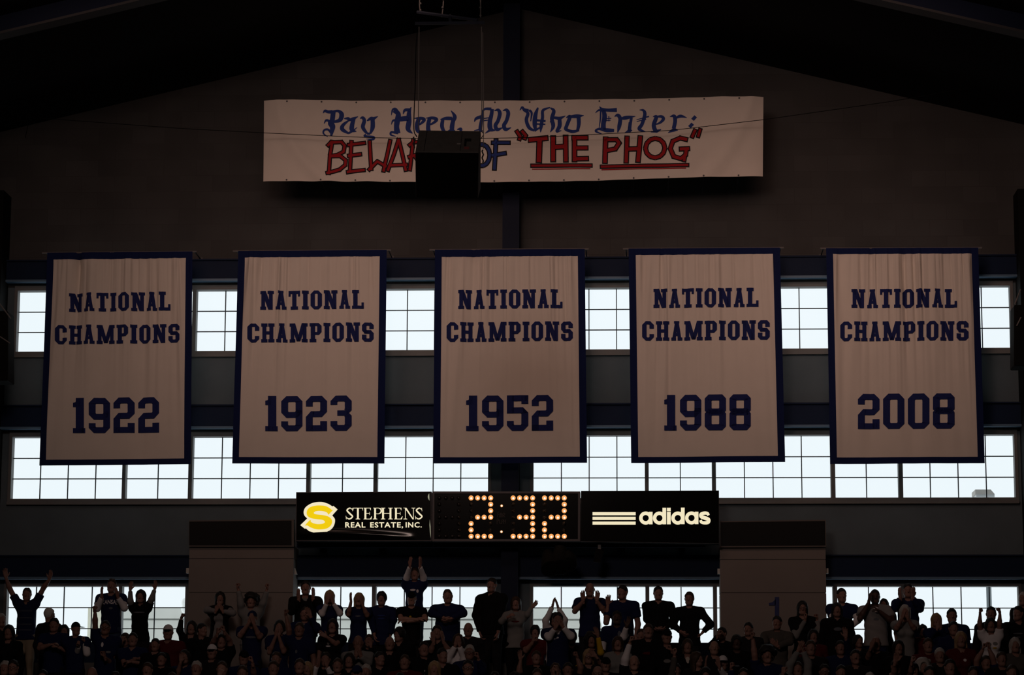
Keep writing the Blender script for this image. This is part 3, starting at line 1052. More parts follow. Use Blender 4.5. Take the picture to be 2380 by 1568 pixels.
M_SPK = mat('black_speaker_cabinet', (0.014, 0.014, 0.014), 0.6, 0.15, 20)
M_SPKTOP = mat('toplit_speaker_panel', (0.045, 0.042, 0.04), 0.7, 0.25, 12)  # cabinet black lightened, the light on its top is painted in
M_GRILLE = mat('speaker_grille', (0.0022, 0.0022, 0.0022), 0.9, 0.3, 60, spec=0.05)
ftl, ftr, fbl, fbr = S_(965, 353, -.30), S_(1113, 354, -.30), S_(966.5, 459.5), S_(1111, 462)
btl, btr = S_(974, 302, .15), S_(1117.5, 304, .15)
bbl, bbr = S_(975, 440, .55), S_(1117, 440, .55)
root = empty('loudspeaker_cabinet', 0.5 * (fbl + bbr))
tag(root, 'big black loudspeaker cabinet hanging on cables in front of the painted banner', 'loudspeaker')
mb = MB()
mb.quadbox([fbl, fbr, ftr, ftl, bbl, bbr, btr, btl])
mb.build('cabinet', M_SPKTOP, root, bevel=.012)
fc = [fbl, fbr, ftr, ftl]
cen = sum(fc) / 4
nrm = np.cross(fbr - fbl, ftl - fbl)
nrm /= np.linalg.norm(nrm)
if nrm[1] > 0:
    nrm = -nrm
mb = MB()
q = [cen + (p - cen) * .985 for p in fc]
mb.quadbox([p + nrm * .02 for p in q] + [p - nrm * .002 for p in q])
mb.build('grille', M_GRILLE, root, bevel=.008)
# recessed handle and latch on the rear panel
tn_ = np.cross(ftr - ftl, btl - ftl)
tn_ /= np.linalg.norm(tn_)
if tn_[2] < 0:
    tn_ = -tn_


def top_pt(a, c):
    return ftl * (1 - a) * (1 - c) + ftr * a * (1 - c) + btl * (1 - a) * c + btr * a * c


for nm, rects, m in (('handle_recess', [(.755, .86, .50, .62), (.755, .79, .28, .62)], M_BLACK), ('latch', [(.64, .70, .36, .40)], M_GREYMETAL),
                     ('rating_plate', [(.76, .84, .14, .24)], mat('dull_red_plate', (.12, .03, .03), .6)), ('seam', [(.13, .137, .05, .95), (.70, .706, .05, .95)], M_BLACK)):
    mb = MB()
    for (a0, a1, c0, c1) in rects:
        q = [top_pt(a0, c0), top_pt(a1, c0), top_pt(a1, c1), top_pt(a0, c1)]
        mb.quadbox([p + tn_ * .006 for p in q] + [p - tn_ * .001 for p in q])
    mb.build(nm, m, root)
# cables, shackles and the bent lead
cl1, cl2 = [S_(970, 62), S_(969, 200), S_(967, 330, -.05)], [S_(1121, 62), S_(1122.5, 210), S_(1122, 385, .1)]
for nm, pts, rr in (('cable', [S_(974, 62), S_(973, 200), S_(972.5, 302, .15)], .007), ('cable', [S_(970, 75), S_(967, 110), S_(965, 200), S_(963.5, 235), S_(962, 300), S_(969, 318, -.02)], .008),
                    ('cable', [S_(1119, 62), S_(1120, 210), S_(1119.5, 304, .15)], .007), ('cable', [S_(1122, 75), S_(1123.5, 200), S_(1124, 300), S_(1123, 346, .1)], .006),
                    ('lead', [S_(1119.5, 305, .1), S_(1124, 312, .05), S_(1118, 322, 0)], .006)):
    mb = MB()
    mb.tube(spline(pts, 6), rr, 6)
    mb.build(nm, mat('dull_cable', (.13, .12, .115), .6, .1) if nm == 'cable' and rr < .0075 else M_BLACK, root)
for (x, y0, y1) in ((962, 318, 345), (1122, 348, 378)):
    mb = MB()
    zz = np.linspace(y0, y1, 5)
    for k, yy in enumerate(zz[:-1]):
        a, c = S_(x, yy, -.05), S_(x + (1.5 if k % 2 else -1.5), .5 * (yy + zz[k + 1]), -.05)
        e = S_(x, zz[k + 1], -.05)
        mb.tube([a, c, e], .012, 6)
    mb.build('shackle_chain', M_DARKMETAL, root)
# spreader bars over it
root = empty('spreader_frame', S_(1045, 55))
tag(root, 'grey steel spreader bars holding the loudspeaker cables under the roof', 'rigging frame')
for pts in ([S_(965, 54.5), S_(1127, 52.5)], [S_(970, 28, .5), S_(1110, 47, -.02)], [S_(1047, 52, 0), S_(1046, 36, .25)]):
    mb = MB()
    mb.tube(pts, .024, 6)
    mb.build('bar', mat('dull_blue_bar', (.022, .026, .038), .6, .1, spec=.1), root)
for pts in ([S_(977, 27, .5), S_(975, 8, .5), S_(978, -40, .5)], [S_(1027, 40, .3), S_(1030, 12, .4), S_(1033, -40, .5)], [S_(1117, 40), S_(1117, 5), S_(1116, -40)]):
    mb = MB()
    mb.tube(spline(pts, 4), .009, 6)
    for t in np.linspace(.05, .75, 4):
        q = pts[0] * (1 - t) + pts[-1] * t
        mb.ball(q, .018, 6, 4)
    # up to the roof
    top = pts[-1].copy()
    mb.tube([top, (top[0], top[1], roof_z(top[0]) + .01)], .009, 6)
    mb.build('chain', mat('dull_chain', (.08, .078, .076), .6, .1), root)

# ---------------------------------------------------------------- scoreboard with its two advertising signs
YSB = -1.05
M_SIGN = mat('black_gloss_sign', (0.0025, 0.0025, 0.0025), 0.14, 0.0, spec=0.3)
M_SIGNFRAME = mat('sign_frame', (0.06, 0.052, 0.055), 0.4, .1, 5, metal=.4)
M_CREAM = emit_mat('lit_cream_letter', (1.0, .90, .50), 0.95)
M_CREAM2 = emit_mat('lit_pale_letter', (1.0, .885, .60), 0.93)
M_YELLOW = emit_mat('lit_yellow_letter', (0.97, .66, .006), 0.95)


def sign_box(name, label, cat, TL, TR, BL, BR, depth=.28, fr=.012, bulge=None):
    c = [P(*BL, YSB), P(*BR, YSB), P(*TR, YSB), P(*TL, YSB)]
    bk = [p + np.array([0, depth, 0]) for p in c]
    r = empty(name, .5 * (c[0] + c[1]))
    tag(r, label, cat)
    m_ = MB()
    m_.quadbox([p + np.array([0, .02, 0]) for p in c] + bk)
    m_.build('case', M_BLACK, r)
    m_ = MB()
    cn = sum(c) / 4
    inn = [p + np.array([fr if p[0] < cn[0] else -fr, 0, fr if p[2] < cn[2] else -fr]) for p in c]
    dd = np.array([0, -.012, 0])
    for i in range(4):
        j = (i + 1) % 4
        m_.quadbox([c[i] + dd, c[j] + dd, inn[j] + dd, inn[i] + dd, c[i] - 2 * dd, c[j] - 2 * dd, inn[j] - 2 * dd, inn[i] - 2 * dd])
    m_.build('frame', M_SIGNFRAME, r)
    return r, c, inn


def face_grid(r, inn, bulge=0.0):
    nu, nv = 60, 30
    V, Fc = [], []
    for j in range(nv + 1):
        for i in range(nu + 1):
            a, e = i / nu, j / nv
            p = inn[0] * (1 - a) * (1 - e) + inn[1] * a * (1 - e) + inn[2] * a * e + inn[3] * (1 - a) * e
            o = 0.0
            if bulge:
                o = bulge * math.exp(-((e - .10 - .05 * math.sin(a * 4.0 + .5)) / .055) ** 2) * math.sin(math.pi * min(1, a * 1.15)) ** .4 if a < .87 else 0
            V.append(tuple(p + np.array([0, .008 - o, 0]) - origin_of(r)))
    for j in range(nv):
        for i in range(nu):
            q = j * (nu + 1) + i
            Fc.append((q, q + 1, q + nu + 2, q + nu + 1))
    me = bpy.data.meshes.new('face_panel')
    me.from_pydata(V, [], Fc)
    me.materials.append(M_SIGN)
    me.polygons.foreach_set('use_smooth', [True] * len(Fc))
    return new_obj('face_panel', me, r)


def px_map(conv, off=.004):
    def f(q):
        return np.array([P(*conv(p), YSB) + np.array([0, -off, 0]) for p in q])
    return f


def tess(loop, holes=()):
    from mathutils.geometry import tessellate_polygon
    pl = [[Vector((x, y, 0)) for x, y in L] for L in [loop, *holes]]
    flat = [p for L in pl for p in L]
    return [[(flat[i].x, flat[i].y) for i in t] for t in tessellate_polygon(pl)]


def smooth_loop(L, n=5):
    q = [np.array(p, float) for p in L]
    out = []
    N = len(q)
    for i in range(N):
        a, b_, c_, d_ = q[i - 1], q[i], q[(i + 1) % N], q[(i + 2) % N]
        for t in np.linspace(0, 1, n, endpoint=False):
            out.append(tuple(.5 * (2 * b_ + (c_ - a) * t + (2 * a - 5 * b_ + 4 * c_ - d_) * t * t + (3 * b_ - a - 3 * c_ + d_) * t ** 3)))
    return out


# left sign
r1, c1, in1 = sign_box('advertising_sign', 'backlit black sign reading STEPHENS REAL ESTATE, INC. beside the yellow S', 'sign', (688.5, 1143.5), (1003, 1142), (687, 1257), (1003, 1257))
face_grid(r1, in1, .02)
cs = lambda p: (670 + p[0] / 6.8, 1120 + p[1] / 6.8)
def corner_loop(groups, n=5):
    """a closed outline of smooth runs that meet in sharp corners"""
    out = []
    for g_ in groups:
        out += [tuple(p[:2]) for p in spline(g_, n)] if len(g_) > 2 else list(g_)
    return out


outS = [(780, 432), (716, 378), (700, 386)] + [(640, 346), (560, 319), (490, 313), (400, 325), (320, 360), (264, 410), (243, 470), (256, 528), (300, 574)] + [(190, 680), (262, 735), (275, 728)] + \
       [(330, 775), (420, 799), (500, 803), (590, 790), (665, 755), (715, 700), (738, 630), (733, 575), (695, 527)]
yelS = [(714, 436), (690, 440), (650, 408), (590, 378), (510, 368), (430, 372), (350, 395), (305, 435), (291, 490), (310, 540), (370, 572), (450, 585), (540, 597), (578, 622), (570, 645), (530, 660), (460, 663),
        (395, 650), (358, 628), (345, 598), (268, 682), (300, 684), (350, 715), (430, 742), (510, 748), (600, 735), (660, 700), (690, 650), (690, 600), (660, 560), (610, 535), (540, 520), (450, 510), (410, 498), (405, 480),
        (430, 462), (490, 455), (560, 462), (610, 480), (636, 517)]
outS = corner_loop([outS[:3], outS[3:12], outS[12:15], outS[15:]])
yelS = corner_loop([yelS[:2], yelS[1:18], yelS[18:22], yelS[22:35], yelS[35:]])
o_ = polys_to_mesh('logo_outline', tess(outS), px_map(cs, .004), M_CREAM2, r1, 1e9)
o_ = polys_to_mesh('logo_letter', tess(yelS), px_map(cs, .007), M_YELLOW, r1, 1e9)


def serif_glyph(ch, x, y0, y1):
    """roman capital in crop pixels; y0 top, y1 bottom; returns polygons"""
    h = y1 - y0
    th, tk, sf = .16 * h, .06 * h, .062 * h
    kx = {'E': 1.17, 'P': 1.28, 'S': 1.17}.get(ch, 1.0)
    V = lambda cx, w=th: R(cx - w / 2, cx + w / 2, y0, y1)
    SFT = lambda cx, w=.40 * h: [(cx - w / 2, y0), (cx + w / 2, y0), (cx + w / 2 - .03 * h, y0 + sf), (cx - w / 2 + .03 * h, y0 + sf)]
    SFB = lambda cx, w=.40 * h: [(cx - w / 2 + .03 * h, y1 - sf), (cx + w / 2 - .03 * h, y1 - sf), (cx + w / 2, y1), (cx - w / 2, y1)]
    X = lambda f: x + f * h * kx
    Y = lambda f: y0 + f * h
    if ch == 'S':
        w = [.03 * h, .10 * h, .125 * h, .14 * h, .125 * h, .10 * h, .03 * h]
        return brush([(X(.50), Y(.16)), (X(.30), Y(.03)), (X(.10), Y(.22)), (X(.30), Y(.50)), (X(.50), Y(.76)), (X(.26), Y(.97)), (X(.02), Y(.80))], w, True, n=9) + \
            [[(X(.46), Y(.02)), (X(.50), Y(.02)), (X(.52), Y(.30)), (X(.50), Y(.30))], [(X(.0), Y(.70)), (X(.03), Y(.70)), (X(.07), Y(.99)), (X(.03), Y(.99))]]
    if ch == 'T':
        return [V(X(.43)), SFB(X(.43)), R(X(0), X(.87), Y(0), Y(.06)), [(X(0), Y(0)), (X(.06), Y(.06)), (X(.02), Y(.24)), (X(0), Y(.24))], [(X(.87), Y(0)), (X(.81), Y(.06)), (X(.85), Y(.24)), (X(.87), Y(.24))]]
    if ch == 'E':
        return [V(X(.16)), SFT(X(.16), .32 * h), SFB(X(.16), .32 * h), R(X(.1), X(.56), Y(0), Y(.055)), R(X(.1), X(.60), Y(.945), Y(1)), R(X(.1), X(.48), Y(.465), Y(.515)),
                [(X(.56), Y(0)), (X(.48), Y(.05)), (X(.54), Y(.22)), (X(.56), Y(.22))], [(X(.65), Y(.74)), (X(.62), Y(.74)), (X(.50), Y(.95)), (X(.60), Y(1))], R(X(.46), X(.49), Y(.36), Y(.62))]
    if ch == 'P':
        return [V(X(.16)), SFT(X(.16), .32 * h), SFB(X(.16), .40 * h)] + brush([(X(.16), Y(.03)), (X(.40), Y(.03)), (X(.56), Y(.15)), (X(.56), Y(.38)), (X(.40), Y(.52)), (X(.16), Y(.50))], [.05 * h, .06 * h, .12 * h, .12 * h, .06 * h, .04 * h], True)
    if ch == 'H':
        return [V(X(.22)), V(X(.86)), SFT(X(.22)), SFB(X(.22)), SFT(X(.86)), SFB(X(.86)), R(X(.22), X(.86), Y(.46), Y(.515))]
    if ch == 'N':
        return [R(X(.13), X(.18), Y(0), Y(1)), R(X(.83), X(.88), Y(0), Y(1)), [(X(.08), Y(0)), (X(.25), Y(0)), (X(.89), Y(1)), (X(.78), Y(1))], SFB(X(.155), .34 * h), SFT(X(.855), .34 * h), [(X(-.02), Y(0)), (X(.2), Y(0)), (X(.2), Y(.05)), (X(.02), Y(.05))]]
    return []


polys = []
for ch, x, dy in zip('STEPHENS', (908, 1022, 1185, 1335, 1458, 1668, 1822, 2005), (0,) * 8):
    polys += serif_glyph(ch, x, 405, 588)
polys_to_mesh('serif_lettering', polys, px_map(cs, .004), M_CREAM2, r1, 1e9)


def font_polys(txt, offset=0.0, spacing=1.0):
    """outline of the built-in typeface, fitted to the unit square (y up)"""
    cu = bpy.data.curves.new('lettering', 'FONT')
    cu.body = txt
    cu.offset = offset
    cu.space_character = spacing
    cu.resolution_u = 3
    o = bpy.data.objects.new('lettering', cu)
    COL.objects.link(o)
    dg = bpy.context.evaluated_depsgraph_get()
    me = o.evaluated_get(dg).to_mesh()
    v = np.array([tuple(q.co) for q in me.vertices])[:, :2]
    fs = [[tuple(v[i]) for i in p.vertices] for p in me.polygons]
    o.evaluated_get(dg).to_mesh_clear()
    bpy.data.objects.remove(o)
    bpy.data.curves.remove(cu)
    lo, hi = v.min(0), v.max(0)
    return [[((x - lo[0]) / (hi[0] - lo[0]), (y - lo[1]) / (hi[1] - lo[1])) for x, y in f] for f in fs]


for txt, xa_, xb_, yb_ in (('REAL', 900, 1220, 718), ('ESTATE,', 1295, 1815, 733), ('INC.', 1855, 2110, 718)):
    fp = font_polys(txt, .024, 1.14)
    polys_to_mesh('lettering', [[(xa_ + (xb_ - xa_) * x, yb_ - (yb_ - 633) * y) for x, y in q] for q in fp], px_map(cs, .004), M_CREAM2, r1, 1e9)
for nm, L in (('light_gap', [(2228, 178), (2212, 200), (2205, 235), (2215, 268), (2232, 292)]), ('light_gap', [(2236, 590), (2232, 680), (2240, 800), (2252, 880), (2248, 700)])):
    polys_to_mesh(nm, tess(L), px_map(cs, .004), emit_mat('leaking_light', (.55, .55, .38), .6) if 'leaking_light' not in MATS else MATS['leaking_light'], r1, 1e9)

# right sign
r2, c2, in2 = sign_box('advertising_sign', 'backlit black sign with three pale bars and the word adidas', 'sign', (1350.5, 1140.5), (1671, 1139.5), (1349, 1258), (1671.5, 1263), fr=.004)
face_grid(r2, in2, 0)
ca = lambda p: (1330 + p[0] / 6.432, 1120 + p[1] / 6.432)
bars = [R(304, 948, 448, 495), R(304, 948, 518, 565), R(304, 948, 589, 635)]
polys_to_mesh('bars', bars, px_map(ca), M_CREAM2, r2, 1e9)


def circ_ring(cx, cy, ro, ri, n=36):
    o = []
    for i in range(n):
        a, e = 2 * math.pi * i / n, 2 * math.pi * (i + 1) / n
        o.append([(cx + ro * math.cos(a), cy + ro * math.sin(a)), (cx + ro * math.cos(e), cy + ro * math.sin(e)), (cx + ri * math.cos(e), cy + ri * math.sin(e)), (cx + ri * math.cos(a), cy + ri * math.sin(a))])
    return o


polys = circ_ring(1098, 537, 98, 46) + [R(1146, 1201, 444, 630)] + circ_ring(1303, 537, 98, 46) + [R(1349, 1404, 383, 630)] + [R(1416, 1472, 444, 630), R(1416, 1472, 383, 434)] + \
    circ_ring(1578, 537, 98, 46) + [R(1625, 1680, 381, 628)] + circ_ring(1783, 535, 97, 46) + [R(1832, 1886, 442, 628)] + \
    brush([(2038, 497), (2020, 468), (1975, 463), (1928, 480), (1930, 515), (1980, 535), (2036, 560), (2030, 600), (1975, 608), (1932, 598), (1918, 568)], [38, 46, 50, 52, 54, 58, 56, 52, 48, 44, 40], True)
polys_to_mesh('lettering', polys, px_map(ca), M_CREAM2, r2, 1e9)

# the clock itself
r3, c3, in3 = sign_box('scoreboard_clock', 'black scoreboard clock with orange bulbs showing 2:32', 'scoreboard', (1005, 1141.7), (1348.5, 1141.7), (1004.5, 1257.5), (1348, 1257.5), fr=.036)
face_grid(r3, in3, 0)
ck = lambda x, y: (990 + x / 6.432, 1130 + y / 6.432)
M_BULB = emit_mat('lit_bulb_amber', (1.0, .42, .13), 1.0)
M_BULBW = emit_mat('lit_bulb_core', (1.0, .93, .80), 1.25)
M_BULBO = mat('unlit_bulb', (.03, .03, .032), .2, 0, spec=.6)
M_CUP = mat('bulb_reflector', (.035, .03, .028), .3, .1, 10, metal=.6)
cols = ((200, 297, 393, 490), (675, 773, 870, 968), (1303, 1400, 1497, 1595), (1773, 1872, 1970, 2068))
rows = (172, 267, 363, 460, 555, 650, 745)
TWO = [(0, 0), (0, 1), (0, 2), (0, 3), (1, 3), (2, 3), (3, 1), (3, 2), (3, 3), (4, 0), (5, 0), (6, 0), (6, 1), (6, 2), (6, 3)]
THREE = [(0, 0), (0, 1), (0, 2), (0, 3), (1, 3), (2, 3), (3, 1), (3, 2), (3, 3), (4, 3), (5, 3), (6, 0), (6, 1), (6, 2), (6, 3)]
for di, (cx, lit) in enumerate(zip(cols, ([], TWO, THREE, TWO))):
    for ri, yy in enumerate(rows):
        for ci in range(4):
            if ri in (1, 2, 4, 5) and ci in (1, 2):
                continue
            p = P(*ck(cx[ci], yy), YSB)
            on = (ri, ci) in lit
            m_ = MB()
            if on:
                m_.ball(p + np.array([0, -.004, 0]), .0435, 16, 10, 0, (1, .45, 1))
                m_.ball(p + np.array([.004, -.022, -.009]), .0185, 10, 8, 1, (1, .6, 1))
                m_.build('lit_bulb', [M_BULB, M_BULBW], r3, smooth=True)
            else:
                m_.tube([p + np.array([0, .004, 0]), p + np.array([0, -.004, 0])], .034, 14, 0)
                m_.ball(p + np.array([0, -.008, 0]), .022, 10, 6, 1, (1, .8, 1))
                m_.build('unlit_bulb', [M_CUP, M_BULBO], r3, smooth=True)
for (x, y) in ((1132, 290), (1129, 677)):
    p = P(*ck(x, y), YSB)
    m_ = MB()
    m_.ball(p + np.array([0, -.004, 0]), .023, 12, 8, 0, (1, .5, 1))
    m_.ball(p + np.array([0, -.012, 0]), .015, 10, 6, 1, (1, .6, 1))
    m_.build('lit_bulb', [M_BULB, M_BULBW], r3, smooth=True)
# maker's words between the digits, in thin tall strokes
thin = []
S = 6
for pts in ([(1072, 460), (1072, 385), (1095, 385)], [(1072, 418), (1090, 418)], [(1100, 460), (1100, 405), (1118, 398), (1118, 460)], [(1100, 432), (1118, 432)], [(1132, 460), (1132, 398)],
            [(1148, 460), (1148, 400), (1180, 400), (1180, 428), (1152, 432), (1180, 460)],
            [(1062, 556), (1062, 482), (1084, 482), (1084, 520), (1062, 520)], [(1098, 496), (1098, 553), (1122, 553)], [(1132, 556), (1132, 505), (1155, 496), (1155, 556)], [(1132, 530), (1155, 530)],
            [(1168, 497), (1168, 528), (1192, 528)], [(1192, 497), (1192, 530), (1182, 556)]):
    thin += brush(pts, S, False, ext=3)
polys_to_mesh('maker_lettering', thin, px_map(lambda p: ck(*p), .003), mat('dull_grey_print', (.10, .085, .08), .7, 0), r3, 1e9)
# blue carrying rail with brackets behind the signs
b = MB()
xa, xb = P(690, 1262, -.76)[0], P(1640, 1262, -.76)[0]
zt, zb = P(1190, 1240, -.76)[2], P(1190, 1270, -.76)[2]
b.box(xa, xb, -.76, -.68, zb, zt)
b.box(xa, xb, -.76, -.60, zb - .01, zb)
for x in np.linspace(xa + .4, xb - .4, 7):
    b.box(x - .05, x + .05, -.68, -.36, zb + .01, zb + .08)
    b.box(x - .05, x + .05, -.36, WF - .005, zb - .03, zb + .08)
tag(b.build('support_rail', M_BLUE), 'dark blue steel rail carrying the scoreboard and its two signs', 'rail')

# message boards over the stair enclosures (switched off)
for k, (q, lab) in enumerate((((439.2, 1209, 683, 1206.5, 438.8, 1270, 683, 1270), 'dark switched-off message board on the enclosure at the STEPHENS end'), ((1674.5, 1210.5, 1919, 1207.5, 1674.8, 1271.5, 1920.3, 1270.3), 'dark switched-off message board on the enclosure marked 1'))):
    c = [P(q[4], q[5], -.84), P(q[6], q[7], -.84), P(q[2], q[3], -.84), P(q[0], q[1], -.84)]
    r = empty('message_board', .5 * (c[0] + c[1]))
    tag(r, lab, 'message board', 'unlit message boards beside the scoreboard')
    m_ = MB()
    m_.quadbox(c + [p + np.array([0, .16, 0]) for p in c])
    m_.build('case', mat('board_frame', (.11, .095, .085), .6, .1, 5), r)
    lft, rgt = (.008, .040) if k == 0 else (.010, .014)
    inn = [c[0] + np.array([lft, 0, .026]), c[1] + np.array([-rgt, 0, .026]), c[2] + np.array([-rgt, 0, -.02]), c[3] + np.array([lft, 0, -.02])]
    m_ = MB()
    m_.quadbox([p + np.array([0, -.006, 0]) for p in inn] + inn)
    m_.build('screen', mat('unlit_screen', (.003, .003, .003), .6, .2, 80, spec=.2), r)

# painted section number on the right enclosure
cn8 = lambda p: (1640 + p[0] / 4.9, 1180 + p[1] / 4.9)
one = [[(720, 1082), (760, 1072), (797, 1040), (797, 1108), (722, 1108)], [(788, 1015), (838, 1015), (836, 1300), (789, 1300)]]
b = MB()
for pl in one:
    q = [P(*cn8(p), ENC[1][3] - .012) for p in pl]
    n0 = len(b.v)
    b.poly(q)
    q2 = [p + np.array([0, .012, 0]) for p in q]
    b.poly(q2[::-1])
    for i in range(len(q)):
        j = (i + 1) % len(q)
        b.poly([q[i], q[j], q2[j], q2[i]])
tag(b.build('section_number', mat('blue_number', (.02, .03, .12), .6)), 'blue numeral 1 fixed on the beige stair enclosure', 'number')
# small pale boxes at the sides of the enclosures
for k, (x, y, lab) in enumerate(((437, 1326, 'small pale box on the outer side of the enclosure nearer the STEPHENS sign'), (686, 1328, 'small pale box under the blue S sign rail on the enclosure side'),
                                 (1671, 1327.5, 'small pale box beside the adidas sign end of the numbered enclosure'), (1921.5, 1326.5, 'small pale box on the outer side of the numbered enclosure'))):
    p = P(x, y, -.62)
    b = MB()
    if k == 1:
        b.quadbox([p + np.array(v) for v in ((-.03, -.05, -.05), (.04, -.05, -.05), (.0, -.05, .06), (-.03, -.05, .06), (-.03, .04, -.05), (.04, .04, -.05), (.0, .04, .06), (-.03, .04, .06))])
    else:
        b.box(p[0] - .025, p[0] + .025, p[1] - .05, p[1] + .05, p[2] - .045, p[2] + .045)
    tag(b.build('junction_box', mat('pale_box', (.5, .5, .47), .6)), lab, 'junction box', 'pale boxes on the enclosures')

# black horn loudspeakers under the scoreboard and at the edges
r = empty('horn_loudspeaker', P(1298, 1322, -1.15))
tag(r, 'dark double horn loudspeaker hanging under the scoreboard clock', 'loudspeaker')
for (pts, ra, rb) in (([(1272, 1284), (1280, 1322)], .13, .17), ([(1302, 1276), (1304, 1318)], .16, .17), ([(1318, 1290), (1322, 1312)], .16, .14)):
    b = MB()
    b.tube([P(*pts[0], -.99), P(*pts[0], -1.0) * .5 + P(*pts[1], -1.25) * .5, P(*pts[1], -1.3)], [ra * .7, ra, rb], 28)
    b.build('horn', M_BLACK, r, smooth=True, bevel=.01)
b = MB()
b.box(P(1290, 1276, -.9)[0], P(1300, 1276, -.9)[0], -1.0, -.77, P(1290, 1285, -.9)[2], P(1290, 1268, -.9)[2])
b.build('bracket', M_BLACK, r)
r = empty('small_loudspeaker', P(1393, 1308, -1.0))
tag(r, 'small dark loudspeaker under the adidas sign', 'loudspeaker')
b = MB()
c = [P(1379, 1306, -1.05), P(1396, 1308, -1.05), P(1404, 1280, -1.05), P(1384, 1276, -1.05)]
b.quadbox(c + [p + np.array([0, .14, .04]) for p in c])
b.build('cabinet', M_BLACK, r, bevel=.01)
b = MB()
b.box(c[3][0] + .04, c[3][0] + .09, -.95, -.77, c[3][2], P(1390, 1266, -.9)[2])
b.build('bracket', M_GREYMETAL, r)
b = MB()
q0, q1 = P(1393, 1337.5, -.33), P(1410, 1332, -.33)
b.box(q0[0], q1[0], -.342, -.305, q0[2], q1[2])
tag(b.build('junction_box', M_BLACK), 'tiny black box standing on the lower flange of the blue beam', 'junction box')

for k, (x0, x1, y0, y1, lab) in enumerate(((-70, 18, 722, 884, 'black floodlight box beyond the 1922 banner at the hall edge'), (2357, 2440, 708, 850, 'black floodlight box beyond the 2008 banner at the hall edge'))):
    Yb = -2.2
    c = [P(x0, y1, Yb), P(x1, y1, Yb), P(x1, y0, Yb), P(x0, y0, Yb)]
    r = empty('floodlight_box', .5 * (c[0] + c[1]))
    tag(r, lab, 'floodlight', 'black boxes at the hall edges')
    b = MB()
    b.quadbox(c + [p + np.array([0, .5, 0]) for p in c])
    b.build('case', M_BLACK, r, bevel=.02)
    for j, (ya, yb) in enumerate(((706, 732), (760, 790))):
        b = MB()
        s = 1 if k == 0 else -1
        e = x1 if k == 0 else x0
        if k == 0:
            b.tube([P(e - 22, ya - 5, Yb - .02), P(e + 7, ya + 34, Yb - .02)] if j == 0 else [P(e - 18, 782, Yb - .02), P(e + 5, 797, Yb - .02)], .012, 6)
        else:
            b.tube([P(2372, 672, Yb - .02), P(2359, 706, Yb - .02)] if j == 0 else [P(2373, 737, Yb - .02), P(2363, 757, Yb - .02)], .012, 6)
        b.build('stay_rod', M_GREYMETAL, r)
    b = MB()
    xm = .5 * (c[0][0] + c[1][0])
    b.box(xm - .05, xm + .05, Yb + .1, -.69, c[2][2] - .3, c[2][2] - .2)
    b.box(xm - .05, xm + .05, Yb + .1, -.69, c[0][2] + .2, c[0][2] + .3)
    b.build('bracket', M_BLACK, r)

# ---------------------------------------------------------------- outside: building and parking-lot lamp
YO = 26.0
xa, xb = P(206, 1440, YO)[0], P(1390, 1440, YO)[0]
zt, zj1, zj2 = P(700, 1411.5, YO)[2], P(700, 1437, YO)[2], P(700, 1441, YO)[2]
r = empty('outside_building', (.5 * (xa + xb), YO + 6, 0))
tag(r, 'pale concrete building seen outside through the lowest windows', 'building')
b = MB()
b.box(xa + .5, xb, YO, YO + 12, 0, zj2)
b.build('wall', M_STONE, r)
b = MB()
b.box(xa + .5, xb, YO - .06, YO + 12, zj1, zt)
nseg = 9
b.build('parapet', M_STONE, r)
b = MB()
b.box(xa + .5, xb, YO + .04, YO + 11.9, zj2, zj1)
b.build('ledge_joint', mat('grey_joint', (.33, .34, .32), .8), r)
b = MB()
b.box(xa, xa + .5, YO - .12, YO + 12, 0, zt)
b.build('corner_pier', mat('buff_pier', (.64, .62, .50), .8), r)

YL = 9.0
p0 = P(2298.5, 1380, YL)
hd = [P(2263, 1156, YL), P(2298, 1154, YL), P(2302, 1140, YL), P(2263, 1141, YL)]
r = empty('parking_lot_lamp', (p0[0], YL, 0))
tag(r, 'grey lamp post with a shoebox head seen outside through the windows', 'lamp post')
b = MB()
b.tube([(p0[0], YL, 0), (p0[0], YL, hd[0][2] - .1)], .055, 12)
b.build('pole', mat('galvanised_pole', (.20, .22, .23), .5, .1, 5), r)
hz0, hz1 = hd[0][2] - .02, hd[3][2]
x0, x1 = hd[0][0], P(2312, 1150, YL)[0]
b = MB()
b.quadbox([(x0, YL - .3, hz0 + .06), (x1 - .04, YL - .3, hz0 + .06), (x1 - .12, YL - .3, hz1), (x0, YL - .3, hz1), (x0, YL + .3, hz0 + .06), (x1, YL + .3, hz0 + .06), (x1 - .06, YL + .3, hz1), (x0, YL + .3, hz1)])
b.build('lamp_head', mat('tan_lamp_head', (.42, .39, .36), .6), r)
b = MB()
b.box(x0 + .02, x1 - .04, YL - .28, YL + .28, hz0 - .0, hz0 + .06)
b.box(p0[0] - .06, p0[0] + .06, YL - .06, YL + .06, hz0 - .14, hz0)
b.build('lens', mat('pale_lens', (.55, .56, .56), .4), r)
q = P(430.5, 1407, 14.0)
r = empty('globe_lamp', (q[0], 14, 0))
tag(r, 'white globe lamp outside at the end of the window by the enclosure', 'lamp post')
b = MB()
b.ball(P(430.5, 1400, 14), .085, 12, 8, 0, (1, 1, 1.35))
b.ball(P(429.5, 1415, 14), .085, 12, 8, 0, (1, 1, 1.2))
b.build('globe', mat('white_globe', (.97, .97, .93), .4, 0), r)
b = MB()
b.tube([(q[0] + .02, 14, 0), P(430.5, 1420, 14)], .03, 8)
b.build('pole', M_GREYMETAL, r)
